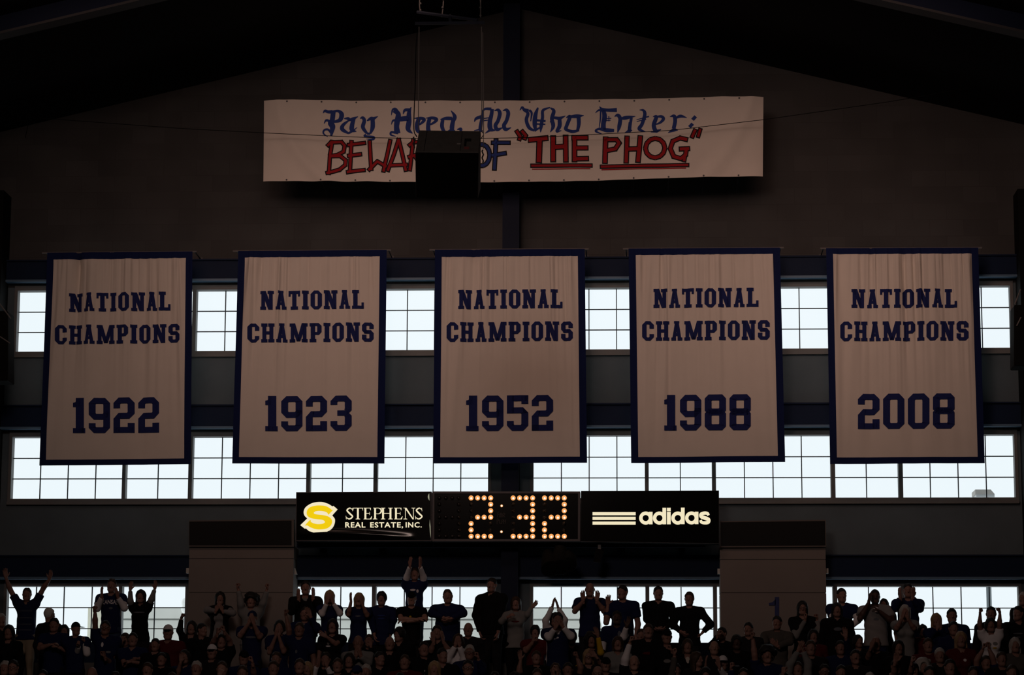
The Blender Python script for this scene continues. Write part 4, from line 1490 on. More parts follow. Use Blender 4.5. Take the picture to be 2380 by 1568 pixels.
# ---------------------------------------------------------------- people: smooth bodies grown from blended limbs
class Grid:
    def __init__(s, lo, hi, h):
        s.h = h
        s.lo = np.floor(np.array(lo, float) / h) * h
        s.n = np.ceil((np.array(hi, float) - s.lo) / h).astype(int) + 2
        s.v = np.full(s.n, 1.0, np.float32)
        s.ax = [(s.lo[i] + h * np.arange(s.n[i])).astype(np.float32) for i in range(3)]

    def region(s, lo, hi):
        a = np.maximum(np.floor((lo - s.lo) / s.h).astype(int), 0)
        b = np.minimum(np.ceil((hi - s.lo) / s.h).astype(int) + 1, s.n)
        if (b <= a).any():
            return None
        return tuple(slice(a[i], b[i]) for i in range(3))

    def prim(s, a, b, ra, rb, k=.02, B=None, sc=(1, 1, 1), cut=None, sub=False):
        """round cone a-b; B is a basis (rows) and sc its stretch; cut = (point, normal): keep the side behind the plane"""
        a, b = np.array(a, float), np.array(b, float)
        sc = np.array(sc, float)
        pad = max(ra, rb) * max(sc.max(), 1) + k + 2 * s.h
        sl = s.region(np.minimum(a, b) - pad, np.maximum(a, b) + pad)
        if sl is None:
            return
        X = np.stack(np.meshgrid(s.ax[0][sl[0]], s.ax[1][sl[1]], s.ax[2][sl[2]], indexing='ij'), -1)
        q = X - a.astype(np.float32)
        e = b - a
        if B is not None:
            Mx = (np.array(B) / sc[:, None]).astype(np.float32)
            q = q @ Mx.T
            e = Mx @ e
        ee = float(e @ e)
        if ee > 1e-10:
            t = np.clip((q @ e.astype(np.float32)) / ee, 0, 1)
            d = np.sqrt(((q - t[..., None] * e.astype(np.float32)) ** 2).sum(-1)) - (ra + (rb - ra) * t)
        else:
            d = np.sqrt((q ** 2).sum(-1)) - ra
        if B is not None:
            d = d * sc.min()
        if cut is not None:
            d = np.maximum(d, (X - np.array(cut[0], np.float32)) @ np.array(cut[1], np.float32))
        v = s.v[sl]
        if sub:
            d = -d
            hh = np.maximum(k - np.abs(v - d), 0) / k
            s.v[sl] = np.maximum(v, d) + hh * hh * k * .25
        else:
            hh = np.maximum(k - np.abs(v - d), 0) / k
            s.v[sl] = np.minimum(v, d) - hh * hh * k * .25

    def plane(s, p, n):
        X = [s.ax[i].reshape([-1 if j == i else 1 for j in range(3)]) for i in range(3)]
        d = sum((X[i] - p[i]) * n[i] for i in range(3))
        s.v = np.maximum(s.v, d.astype(np.float32))

    def wrinkle(s, amp, fx, fz, ph):
        X = [s.ax[i].reshape([-1 if j == i else 1 for j in range(3)]) for i in range(3)]
        s.v = s.v + (amp * np.sin(fx * X[0] + 7 * X[1] + 9 * np.sin(4 * X[2] + ph)) * np.sin(fz * X[2] + 3 * X[0] + ph)).astype(np.float32)

    def surface(s):
        v = s.v
        v[0], v[-1], v[:, 0], v[:, -1], v[:, :, 0], v[:, :, -1] = (np.maximum(v[0], .01), np.maximum(v[-1], .01), np.maximum(v[:, 0], .01),
                                                                   np.maximum(v[:, -1], .01), np.maximum(v[:, :, 0], .01), np.maximum(v[:, :, -1], .01))
        ins = v < 0
        c = np.zeros(np.array(v.shape) - 1, np.int8)
        for dx in (0, 1):
            for dy in (0, 1):
                for dz in (0, 1):
                    c += ins[dx:dx + c.shape[0], dy:dy + c.shape[1], dz:dz + c.shape[2]]
        act = (c > 0) & (c < 8)
        I = np.argwhere(act)
        if len(I) == 0:
            return np.zeros((0, 3)), np.zeros((0, 4), int)
        idx = np.full(c.shape, -1, np.int64)
        idx[act] = np.arange(len(I))
        acc = np.zeros((len(I), 3))
        cnt = np.zeros(len(I))
        cor = [(0, 0, 0), (1, 0, 0), (0, 1, 0), (1, 1, 0), (0, 0, 1), (1, 0, 1), (0, 1, 1), (1, 1, 1)]
        vals = [v[I[:, 0] + q[0], I[:, 1] + q[1], I[:, 2] + q[2]] for q in cor]
        for a, b in ((0, 1), (2, 3), (4, 5), (6, 7), (0, 2), (1, 3), (4, 6), (5, 7), (0, 4), (1, 5), (2, 6), (3, 7)):
            va, vb = vals[a], vals[b]
            m = (va < 0) != (vb < 0)
            t = np.where(m, va / np.where(m, va - vb, 1), 0)
            p = np.array(cor[a])[None] + t[:, None] * (np.array(cor[b]) - np.array(cor[a]))[None]
            acc += np.where(m[:, None], p, 0)
            cnt += m
        V = s.lo + s.h * (I + acc / cnt[:, None])
        F = []
        for ax in range(3):
            o1, o2 = (ax + 1) % 3, (ax + 2) % 3
            A = [slice(None)] * 3
            Bs = [slice(None)] * 3
            A[ax], Bs[ax] = slice(0, -1), slice(1, None)
            for o in (o1, o2):
                A[o] = Bs[o] = slice(1, -1)
            sa, sb = ins[tuple(A)], ins[tuple(Bs)]
            for flip, m in ((False, sa & ~sb), (True, ~sa & sb)):
                E = np.argwhere(m)
                if len(E) == 0:
                    continue
                E = E.copy()
                E[:, o1] += 1
                E[:, o2] += 1
                def cell(d1, d2):
                    q = E.copy()
                    q[:, o1] += d1
                    q[:, o2] += d2
                    return idx[q[:, 0], q[:, 1], q[:, 2]]
                qd = np.stack([cell(-1, -1), cell(0, -1), cell(0, 0), cell(-1, 0)], 1)
                F.append(qd[:, ::-1] if flip else qd)
        return V, np.concatenate(F) if F else np.zeros((0, 4), int)


def join_surfaces(parts):
    Vs, Fs, n = [], [], 0
    for V, F in parts:
        Vs.append(V)
        Fs.append(F + n)
        n += len(V)
    return np.concatenate(Vs), np.concatenate(Fs)


def surf_obj(name, VF, m, parent, org):
    V, F = VF
    me = bpy.data.meshes.new(name)
    V = V - org
    me.vertices.add(len(V))
    me.vertices.foreach_set('co', V.astype(np.float32).ravel())
    me.loops.add(len(F) * 4)
    me.loops.foreach_set('vertex_index', F.astype(np.int32).ravel())
    me.polygons.add(len(F))
    me.polygons.foreach_set('loop_start', np.arange(0, len(F) * 4, 4, dtype=np.int32))
    me.polygons.foreach_set('use_smooth', np.ones(len(F), bool))
    me.update(calc_edges=True)
    me.validate()
    me.materials.append(m)
    return new_obj(name, me, parent)


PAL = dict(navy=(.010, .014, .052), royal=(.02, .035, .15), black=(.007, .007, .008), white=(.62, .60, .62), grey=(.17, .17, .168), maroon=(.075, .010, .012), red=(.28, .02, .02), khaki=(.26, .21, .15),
           denim=(.03, .045, .085), dark=(.014, .013, .015), tan=(.30, .24, .17), dimwhite=(.19, .184, .186), yellow=(.45, .28, .012), slate=(.10, .11, .13), cream=(.50, .45, .40), plaid=(.07, .065, .06))  # the dimmed white is white cloth with low light put into its colour
HAIRC = dict(black=(.012, .010, .010), brown=(.035, .020, .012), blond=(.26, .17, .09), grey=(.33, .31, .29), white=(.50, .49, .47), red=(.09, .035, .015))
SKINS = [(.225, .122, .098), (.19, .10, .078), (.27, .155, .12), (.065, .035, .028)]


def cloth_m(c):
    return mat('clothing_' + c, PAL[c], .9, .12, 9, spec=.05)


def hair_m(c):
    return mat('hair_' + c, HAIRC[c], .6, .25, 40, spec=.25)


def skin_m(i):
    return mat('skin_%d' % i, SKINS[i], .55, .06, 12, spec=.25)


def unit(v):
    v = np.array(v, float)
    return v / (np.linalg.norm(v) + 1e-9)


def hand_surface(w, d, n, thumb, s, pose):
    """hand from wrist w along d, palm facing n, thumb on the thumb side"""
    d = unit(d)
    n = unit(n - d * (n @ d))
    sd = np.cross(d, n)
    if sd @ thumb < 0:
        sd = -sd
    g = Grid(w - .23 * s, w + .23 * s, .0062)
    curl = {'o': (.10, .15, .12), 'c': (.12, .22, .16), 'f': (1.35, 1.6, 1.1), 'n': (.45, .6, .4), 'p': (.10, .15, .1)}[pose]
    spread = {'o': .11, 'c': .05, 'f': .0, 'n': .02, 'p': .0}[pose]
    g.prim(w - d * .045 * s, w + d * .015 * s, .023 * s, .025 * s, .02 * s, (sd, n, d), (1.0, .8, 1))
    for i, (off, L) in enumerate(((.031, .072), (.011, .081), (-.010, .076), (-.030, .060))):
        base = w + d * .012 * s + sd * off * .55 * s
        kn = w + d * (.088 - .008 * (i == 3)) * s + sd * off * s
        g.prim(base, kn, .0155 * s, .0125 * s, .014 * s, (sd, n, d), (1, .85, 1))
        ang = 0.0
        p = kn
        side = sd * (off / .03) * spread
        for j, (fr, r0, r1) in enumerate(((.45, .0105, .0098), (.31, .0098, .009), (.24, .009, .008))):
            ang += curl[j] * (1 + .12 * ((i * 7 + j * 3) % 3 - 1))
            if pose == 'o' and i == 3:
                ang += .10
            dr = unit(d * math.cos(ang) + n * math.sin(ang) + side)
            p2 = p + dr * L * fr * s
            g.prim(p, p2, r0 * s, r1 * s, .006 * s)
            p = p2
    tb = w + d * .022 * s + sd * .024 * s
    td = unit(d * .65 + sd * .75 + n * .25) if pose in 'oc' else (unit(d * .85 + sd * .35 + n * .5) if pose != 'f' else unit(d * .6 + sd * .25 + n * .75))
    t1 = tb + td * .046 * s
    td2 = unit(td + d * .5 - sd * .25) if pose != 'f' else unit(td * .4 - sd * .9 + n * .2)
    t2 = t1 + td2 * .032 * s
    g.prim(tb, t1, .015 * s, .0115 * s, .014 * s)
    g.prim(t1, t2, .0115 * s, .009 * s, .006 * s)
    return g.surface()


def build_person(hx, ht, lab, group, row, Yp, s=1.0, face=0.0, w=0, L=None, Rr=None, hair='short', hc='brown', top='navy', sl='s', slc=None, pants='dark', skin=0, hood=0, glasses=0, mouth=.3,
                 cap=None, turn=None, fat=1.0, tilt=0.0, vneck=None, open_front=None, emblem=None, words=None, stripes=0, extra=None, q=1.0, footY=None, cup=0):
    """hx, ht: pixel of the crown; limbs L and Rr (left and right in the picture): (elbow px, wrist px, hand pose[, hand tip px])"""
    rng = random.Random(int(hx * 7 + ht))
    crown = P(hx, ht, Yp)
    zf = ROW_Z0 - ROW_DZ * row if footY is None else footY
    org = np.array([crown[0], Yp, zf])
    root = empty('person', org)
    tag(root, lab, 'person', group)
    hh = .235 * s
    fa = math.radians(face)                      # 0 faces the camera, + turns to the right of the picture
    f = np.array([math.sin(fa), -math.cos(fa), 0.0])
    r = np.array([math.cos(fa), math.sin(fa), 0.0])          # picture-right side of the person
    z = np.array([0, 0, 1.0])
    ha = math.radians(face if turn is None else turn)
    hf = np.array([math.sin(ha), -math.cos(ha), 0.0])
    hr = np.array([math.cos(ha), math.sin(ha), 0.0])
    tl = math.radians(tilt)
    hu = unit(z * math.cos(tl) + hr * math.sin(tl))
    hr = np.cross(hf, hu) * (1 if np.cross(hf, hu) @ hr > 0 else -1)
    hc_ = crown - hu * .125 * s                  # centre of the head
    neck = crown - hu * .22 * s - hf * .02 * s
    nb = np.array([crown[0], Yp, crown[2] - .295 * s]) - hu * 0 - f * .005 * s - hr * math.sin(tl) * .1 * s
    sw = (.172 if w else .192) * s * (1 + .5 * (fat - 1))
    zs = crown[2] - .335 * s
    lift = [0, 0]
    J = []
    for side, A in ((-1, L), (1, Rr)):
        sh = nb * np.array([1, 1, 0]) + r * side * sw + z * zs
        if A is not None:
            ez = P(*A[0], Yp)[2]
            up = np.clip((ez - zs) / (.28 * s), -.3, 1)
            if up > 0:
                sh = sh + z * .055 * s * up - r * side * .035 * s * up
        J.append(sh)
    T = np.stack([r, f, z])
    hipz = crown[2] - .84 * s
    legl = hipz - zf
    pel = np.array([nb[0], Yp, hipz])
    waist = np.array([nb[0], Yp, crown[2] - .62 * s])
    chest = np.array([nb[0], Yp, crown[2] - .44 * s])

    # limbs
    arms = []
    for k, (side, A) in enumerate(((-1, L), (1, Rr))):
        sh = J[k]
        if A is None:
            el = sh + r * side * .055 * s - z * .285 * s - f * .02 * s
            wr = el + r * side * .0 * s - z * .235 * s + f * .07 * s
            tip, pose = None, 'n'
        else:
            e0 = P(*A[0], Yp)
            dx = e0 - sh
            pl = math.hypot(dx[0], dx[2])
            Lu = .285 * s
            dy = math.sqrt(max(Lu * Lu - pl * pl, 0))
            raised = e0[2] > zs - .02
            depth = min(dy, .20 * s) * (.35 if raised else .75)
            el = P(*A[0], sh[1] - depth)
            # wrist
            w0 = P(*A[1], el[1])
            d2 = w0 - el
            p2 = math.hypot(d2[0], d2[2])
            Lf = .25 * s
            dy2 = math.sqrt(max(Lf * Lf - p2 * p2, 0))
            front = abs(w0[0] - crown[0]) < .17 * s and w0[2] < crown[2] + .05
            target = Yp - (.24 * s if front else .06 * s)
            wy = el[1] + np.clip(target - el[1], -min(dy2 + .06, .26 * s), min(dy2 + .06, .26 * s))
            wr = P(*A[1], wy)
            pose = A[2]
            tip = P(*A[3], wy - .01) if len(A) > 3 else None
        fd = unit(wr - el)
        if tip is not None:
            hd = unit(tip - wr)
        elif pose in 'oc':
            hd = unit(fd * .6 + z * .7)
        else:
            hd = fd
        inward = unit((crown - wr) * np.array([1, .3, 0]))
        if pose == 'o':
            pn, th = np.array([0, -1.0, .0]) + inward * .35, inward
        elif pose in 'cp':
            pn, th = inward, np.array([0, 1.0, .15]) + z * .3
        elif pose == 'f':
            pn, th = unit(inward + np.array([0, -.6, 0])), unit(inward + np.array([0, -.8, 0]))
        else:
            pn, th = unit(-r * side + f * .1), f
        arms.append((sh, el, wr, hd, pn, th, pose))
    am = fat ** .5 * (.88 if w else 1.0)
    RA = (.056 * s * am, .043 * s * am, .044 * s * am, .0285 * s * am)

    # --- body ---------------------------------------------------------
    surf = []
    g = Grid(np.minimum(pel, crown) - np.array([.36, .36, 0]) * s - np.array([0, 0, legl + .02]), np.maximum(pel, chest) + np.array([.36, .36, .16]) * s, .032 * q)
    tw = (.150 if not w else .136) * s * fat

    def torso(g, inf=0.0, k=.05):
        g.prim(chest, waist, tw * 1.02 + inf, tw * .86 * (fat ** .5) + inf, k, T, (1, .70, 1))
        lowp = pel - z * (.07 * s if inf > 0 else 0)
        g.prim(waist, lowp, tw * .86 * (fat ** .5) + inf, tw * (1.02 if not w else 1.10) + inf * (2.3 if inf > 0 else 1), k, T, (1, .76, 1))
        g.prim(J[0] - z * .03 * s + r * .02 * s, J[1] - z * .03 * s - r * .02 * s, .066 * s * am + inf, .066 * s * am + inf, k)
        g.prim(nb + z * .01 * s, J[0] + z * .015 * s, .052 * s + inf * .6, .044 * s + inf, k)
        g.prim(nb + z * .01 * s, J[1] + z * .015 * s, .052 * s + inf * .6, .044 * s + inf, k)
        if w:
            for sd in (-1, 1):
                c_ = chest + r * sd * .068 * s + f * .075 * s - z * .03 * s
                g.prim(c_, c_, .062 * s + inf, .062 * s + inf, .04)

    feet = []
    for sd in (-1, 1):
        hp = pel + r * sd * .085 * s - z * .03 * s
        kn = np.array([hp[0] + r[0] * sd * .01, hp[1], zf + legl * .52]) + f * .015
        an = np.array([hp[0] + r[0] * sd * .02, hp[1], zf + .09])
        feet.append((hp, kn, an))

    def legs(g, inf=0.0, shoe=True):
        for hp, kn, an in feet:
            g.prim(hp, kn, .088 * s * fat ** .5 + inf, .058 * s + inf, .04)
            g.prim(kn, an, .058 * s + inf, .040 * s + inf, .03)

    torso(g)
    legs(g)
    for hp, kn, an in feet:
        g.prim(an - z * .045 - f * .03, an - z * .05 + f * .15 * s, .040, .032, .02)
    surf.append(g.surface())
    # neck and head
    S0 = s
    s = .93 * S0
    hc_ = crown - hu * .125 * s
    hl = np.minimum(hc_, nb) - .20 * s
    hh_ = np.maximum(hc_, nb) + .20 * s
    g = Grid(hl, hh_, .0085 * min(q, 1.25))
    HB = np.stack([hr, hf, hu])
    hp_ = lambda x, y, zz: hc_ + (hr * x + hf * y + hu * zz) * s
    jw = .93 if w else 1.0
    g.prim(hp_(0, -.012, .022), hp_(0, -.012, .022), .1 * s, .1 * s, .01, HB, (.775, .97, 1.0))
    g.prim(hp_(0, .022, -.035), hp_(0, .022, -.035), .09 * s, .09 * s, .03 * s, HB, (.70 * jw, .80, .95))
    g.prim(hp_(-.022 * jw, .058, -.092), hp_(.022 * jw, .058, -.092), .024 * s, .024 * s, .035 * s)
    for sd in (-1, 1):
        g.prim(hp_(sd * .052 * jw, .01, -.07), hp_(sd * .02, .06, -.095), .022 * s, .02 * s, .03 * s)
        g.prim(hp_(sd * .015, .083, .022), hp_(sd * .045, .070, .018), .014 * s, .010 * s, .014 * s)
        g.prim(hp_(sd * .04, .062, -.022), hp_(sd * .05, .04, -.02), .018 * s, .014 * s, .02 * s)
        g.prim(hp_(sd * .030, .096, .002), hp_(sd * .030, .096, .002), .013 * s, .013 * s, .012 * s, sub=True)
        g.prim(hp_(sd * .030, .081, .002), hp_(sd * .030, .081, .002), .0105 * s, .0105 * s, .003 * s)
        g.prim(hp_(sd * .081, -.014, -.002), hp_(sd * .075, -.008, -.03), .023 * s, .014 * s, .008 * s, HB, (.55, .85, 1.2))
    g.prim(hp_(0, .090, .006), hp_(0, .108, -.028), .010 * s, .0145 * s, .012 * s)
    g.prim(hp_(-.016, .088, -.055), hp_(.016, .088, -.055), .009 * s, .009 * s, .01 * s)
    g.prim(hp_(-.015, .086, -.070), hp_(.015, .086, -.070), .009 * s, .009 * s, .01 * s)
    if mouth > .05:
        mo = .008 + .016 * mouth
        g.prim(hp_(-.014, .104, -.063), hp_(.014, .104, -.063), mo * 1.25 * s, mo * 1.25 * s, .004 * s, HB, (1, 1, .6 + .7 * mouth), sub=True)
    g.prim(hp_(0, -.025, -.07), nb - z * .03 * s, .056 * s * (.9 if w else 1), .062 * s * (.9 if w else 1), .03 * s)
    surf.append(g.surface())
    s = S0
    for (sh, el, wr, hd, pn, th, pose) in arms:
        g = Grid(np.minimum(np.minimum(sh, el), wr) - .09 * s, np.maximum(np.maximum(sh, el), wr) + .09 * s, .0125 * q)
        g.prim(sh, el, RA[0], RA[1], .02)
        mid = el + (wr - el) * .3
        g.prim(el, mid, RA[1], RA[2], .02)
        g.prim(mid, wr, RA[2], RA[3], .02)
        surf.append(g.surface())
        surf.append(hand_surface(wr + hd * .01, hd, pn, th, s * (.92 if w else 1.0), pose))
    surf_obj('body', join_surfaces(surf), skin_m(skin), root, org)

    # --- clothes --------------------------------------------------------
    def sleeve(g, inf, upto, arms_=None):
        for (sh, el, wr, hd, pn, th, pose) in (arms_ or arms):
            if upto <= 1:
                d = unit(el - sh)
                c = sh + (el - sh) * upto
                g.prim(sh, el, RA[0] + inf, RA[1] + inf * 1.6, .03, cut=(c, d))
            else:
                d = unit(wr - el)
                c = el + (wr - el) * (upto - 1)
                g.prim(sh, el, RA[0] + inf, RA[1] + inf * 1.2, .03)
                g.prim(el, wr, RA[1] + inf * 1.2, RA[3] + inf, .03, cut=(c, d))

    inf = .016 * s
    pts = [pel, chest, J[0], J[1]] + [a[1] for a in arms] + [a[2] for a in arms]
    lo, hi = np.min(pts, 0) - .22 * s * fat, np.max(pts, 0) + .20 * s
    g = Grid(lo, hi, .0165 * q)
    torso(g, inf)
    hem = pel[2] - .075 * s
    if sl == 's':
        sleeve(g, .020 * s, .62)
    elif sl == 'l':
        sleeve(g, .016 * s, 1.93)
    else:
        sleeve(g, .014 * s, .2)
    g.prim(nb - z * .035 * s + f * .01, nb + z * .008 * s, .082 * s, .068 * s, .03)
    if hood:
        for t in np.linspace(-2.3, 2.3, 7):
            c_ = nb + z * .028 * s - f * .03 * s + (r * math.sin(t) * .085 - f * math.cos(t) * .085) * s
            g.prim(c_, c_, .042 * s, .042 * s, .03)
    g.wrinkle(.0055 * s, 13, 16, rng.uniform(0, 6))
    g.prim(nb + f * .03 * s + z * .0 * s, nb + f * .02 * s + z * .09 * s, .050 * s, .066 * s, .01, sub=True)
    if vneck:
        g.prim(nb + f * .10 * s - z * .10 * s, nb + f * .05 * s, .012 * s, .055 * s, .01, sub=True)
    g.plane((0, 0, hem), (0, 0, -1))
    shirt = surf_obj('shirt', g.surface(), cloth_m(top), root, org)
    if slc:
        g = Grid(lo, hi, .0165 * q)
        for one_ in arms:
            q_ = np.array(one_[:3])
            g = Grid(q_.min(0) - .1 * s, q_.max(0) + .1 * s, .0165 * q)
            sleeve(g, .0125 * s, 1.94, [one_])
            surf_obj('undershirt_sleeve', g.surface(), cloth_m(slc), root, org)
    if vneck:
        g = Grid(chest - .25 * s, nb + .2 * s, .014)
        g.prim(chest, waist, tw * 1.02 + inf * .55, tw * .86 + inf * .55, .05, T, (1, .70, 1))
        g.prim(nb - z * .12 * s + f * .055 * s, nb - z * .02 * s + f * .03 * s, .05 * s, .045 * s, .03)
        surf_obj('undershirt', g.surface(), cloth_m(vneck), root, org)
    if stripes or words or emblem:
        bv = BVHTree.FromPolygons([v.co for v in shirt.data.vertices], [p.vertices for p in shirt.data.polygons])
        fv = Vector(f)

        def on_chest(a, b_, off=.004):
            """a to the picture right, b_ up from the chest centre, metres"""
            o = chest - org + r * a + z * b_ + f * .6
            hit = bv.ray_cast(Vector(o), -fv)
            if hit[0] is None:
                o2 = chest - org + r * a + z * b_ + f * tw * .7
                return np.array(o2) + org
            return np.array(hit[0]) + f * off + org
        if words:
            for (txt, hgt, up, arch, col) in words:
                fpz = font_polys(txt, .02, 1.02)
                wid = hgt * .62 * len(txt)
                pol = [[((x - .5) * wid, (y - .5) * hgt + up - arch * (2 * (x - .5)) ** 2) for x, y in q_] for q_ in fpz]
                polys_to_mesh('shirt_lettering', pol, lambda Q: np.array([on_chest(x, y) for x, y in Q]), cloth_m(col), root, .05)
        if emblem:
            for (a, b_, ra, rb, col) in emblem:
                pol = [[(a + ra * math.cos(t), b_ + rb * math.sin(t)) for t in np.linspace(0, 2 * math.pi, 12, endpoint=False)]]
                polys_to_mesh('shirt_emblem', pol, lambda Q: np.array([on_chest(x, y) for x, y in Q]), cloth_m(col), root, .03)
        if stripes:
            for up in (.02, -.10, -.21, -.31):
                m_ = MB()
                for off0 in (0, .012):
                    xs_ = np.linspace(-.125, .125, 15) * s
                    for i in range(14):
                        m_.poly([on_chest(xs_[i], up + off0), on_chest(xs_[i + 1], up + off0), on_chest(xs_[i + 1], up + off0 + .005), on_chest(xs_[i], up + off0 + .005)])
                m_.build('shirt_stripe', cloth_m('slate'), root)
    if open_front:
        g = Grid(lo, hi, .0165 * q)
        torso(g, inf + .012 * s)
        g.plane((0, 0, hem + .03), (0, 0, -1))
        g.prim(nb + f * .02 * s + z * .0 * s, nb + f * .02 * s + z * .09 * s, .060 * s, .08 * s, .01, sub=True)
        g.prim(chest + f * .16 * s + z * .10 * s, pel + f * .20 * s, .055 * s, .15 * s, .02, sub=True)
        surf_obj('open_vest', g.surface(), cloth_m(open_front), root, org)
    g = Grid(np.minimum(pel, pel - z * legl) - np.array([.34, .34, 0]) * s * fat, pel + np.array([.34, .34, .26]) * s, .026 * q)
    g.prim(waist - z * .1 * s, pel, tw * .88 + .006, tw * 1.02 + .008, .05, T, (1, .74, 1))
    legs(g, .014 * s)
    g.plane((0, 0, zf + .05), (0, 0, -1))
    g.plane((0, 0, waist[2] - .10 * s), (0, 0, 1))
    surf_obj('trousers', g.surface(), cloth_m(pants), root, org)
    g = Grid(np.array([pel[0], pel[1], zf]) - np.array([.30, .40, .0]), np.array([pel[0], pel[1], zf]) + np.array([.30, .40, .2]), .02 * q)
    for hp, kn, an in feet:
        g.prim(an - z * .04 - f * .04, an - z * .05 + f * .17 * s, .048, .038, .02)
    g.plane((0, 0, zf + .002), (0, 0, -1))
    surf_obj('shoes', g.surface(), mat('shoe_leather', (.03, .028, .027), .6, .1), root, org)

    # --- hair, cap, glasses ---------------------------------------------
    s = .95 * S0
    if hair not in ('bald', 'none'):
        g = Grid(hc_ - .34 * s, hc_ + .27 * s, .010 * min(q, 1.2))
        t_ = {'short': .009, 'crop': .005, 'mop': .024, 'long': .018, 'bob': .020, 'curly': .05, 'fringe': .008, 'pony': .012, 'afro': .062}[hair]
        g.prim(hp_(0, -.014, .026), hp_(0, -.014, .026), .1 * s + t_ * s, .1 * s + t_ * s, .01, HB, (.80, .97, .98 if hair != 'crop' else .99))
        if hair in ('long', 'bob', 'curly', 'pony'):
            ln = {'long': -.25, 'bob': -.115, 'curly': -.16, 'pony': -.05}[hair]
            for sd in (-1, 1):
                g.prim(hp_(sd * .066, -.02, .02), hp_(sd * (.085 if hair != 'bob' else .08), -.02, ln), (.030 + t_ * .4) * s, .030 * s, .03, HB, (.85, 1.1, 1))
            g.prim(hp_(0, -.065, .0), hp_(0, -.085, ln - .01), .07 * s, .055 * s, .04, HB, (1.1, .7, 1))
            if hair == 'pony':
                g.prim(hp_(0, -.10, .03), hp_(0, -.13, -.14), .03 * s, .022 * s, .02)
        if hair in ('curly', 'afro'):
            for i in range(46):
                a_, e_ = rng.uniform(0, 6.28), rng.uniform(-.5, 1.2) if hair == 'afro' else rng.uniform(-1.0, 1.2)
                rr = .142 if hair == 'afro' else .126
                c_ = hp_(rr * math.cos(a_) * math.cos(e_), -.03 + rr * math.sin(a_) * math.cos(e_), .02 + rr * math.sin(e_))
                if (c_ - hc_) @ hf > .055 * s and (c_ - hc_) @ hu < .06 * s:
                    continue
                g.prim(c_, c_, rng.uniform(.024, .042) * s, .03 * s, .015)
        else:
            g.wrinkle(.0035 * s, 90, 22, rng.uniform(0, 6))
        # the face stays free
        fy = {'short': .052, 'crop': .055, 'mop': .060, 'long': .058, 'bob': .056, 'curly': .060, 'fringe': .0, 'pony': .055, 'afro': .065}[hair]
        g.prim(hp_(0, .095, -.075), hp_(0, .105, .016 if hair != 'mop' else .0), .076 * s, .064 * s, .02, HB, (.88, .75, 1), sub=True)
        if hair in ('short', 'crop', 'fringe', 'afro'):
            g.prim(hp_(0, .05, -.10), hp_(0, .03, -.075), .12 * s, .095 * s, .02, HB, (1, .8, 1), sub=True)
            for sd in (-1, 1):
                g.prim(hp_(sd * .092, .010, -.045), hp_(sd * .092, .004, .0), .036 * s, .028 * s, .01, sub=True)
                g.prim(hp_(sd * .05, .085, .02), hp_(sd * .075, .075, .0), .040 * s, .045 * s, .015, sub=True)
            g.plane(tuple(hp_(0, -.08, -.085)), tuple(-hu))
        if hair == 'fringe':
            g.prim(hp_(0, .03, .13), hp_(0, .02, .13), .08 * s, .08 * s, .02, sub=True)
        surf_obj('hair', g.surface(), hair_m(hc), root, org)
    if cap:
        ccol, bd = cap
        g = Grid(hc_ - .20 * s, hc_ + .20 * s, .010)
        g.prim(hp_(0, -.012, .035), hp_(0, -.012, .035), .108 * s, .108 * s, .01, HB, (.80, .99, .95))
        g.plane(tuple(hp_(0, 0, .038)), tuple(-hu))
        co = surf_obj('cap', g.surface(), cloth_m(ccol), root, org)
        bdir = unit(hf * math.cos(math.radians(bd)) + hr * math.sin(math.radians(bd)))
        g = Grid(hc_ - .30 * s, hc_ + .30 * s, .009)
        c0 = hp_(0, -.01, .043)
        bs = np.cross(hu, bdir)
        g.prim(c0 + bdir * .05 * s, c0 + bdir * .135 * s - hu * .012 * s, .074 * s, .05 * s, .01, np.stack([bs, bdir, hu]), (1, 1, .12))
        surf_obj('brim', g.surface(), cloth_m('dark' if ccol == 'white' and bd == 0 else ccol), co, org)
    if glasses:
        m_ = MB()
        for sd in (-1, 1):
            c_ = hp_(sd * .032, .104, .002)
            m_.tube([c_ + (hr * math.cos(t) * .024 + hu * math.sin(t) * .018) * s for t in np.linspace(0, 2 * math.pi, 13)], .0028 * s, 5)
            m_.tube([hp_(sd * .055, .102, .006), hp_(sd * .079, .0, .004)], .0025 * s, 5)
        m_.tube([hp_(-.009, .106, .004), hp_(.009, .106, .004)], .0025 * s, 5)
        m_.build('glasses', mat('spectacle_metal', (.75, .72, .68), .18, 0, metal=1.0), root)
        m_ = MB()
        for sd in (-1, 1):
            c_ = hp_(sd * .032, .104, .002)
            m_.poly([c_ + (hr * math.cos(t) * .023 + hu * math.sin(t) * .017) * s for t in np.linspace(0, 2 * math.pi, 12, endpoint=False)])
        m_.build('lenses', GLASS, root)
    return root
# ---------------------------------------------------------------- the crowd; every one placed where the photograph shows them


FANS = []


def fan(hx, ht, lab, row=0, dy=0.0, **k):
    FANS.append([hx, ht, lab, row, dy, k])


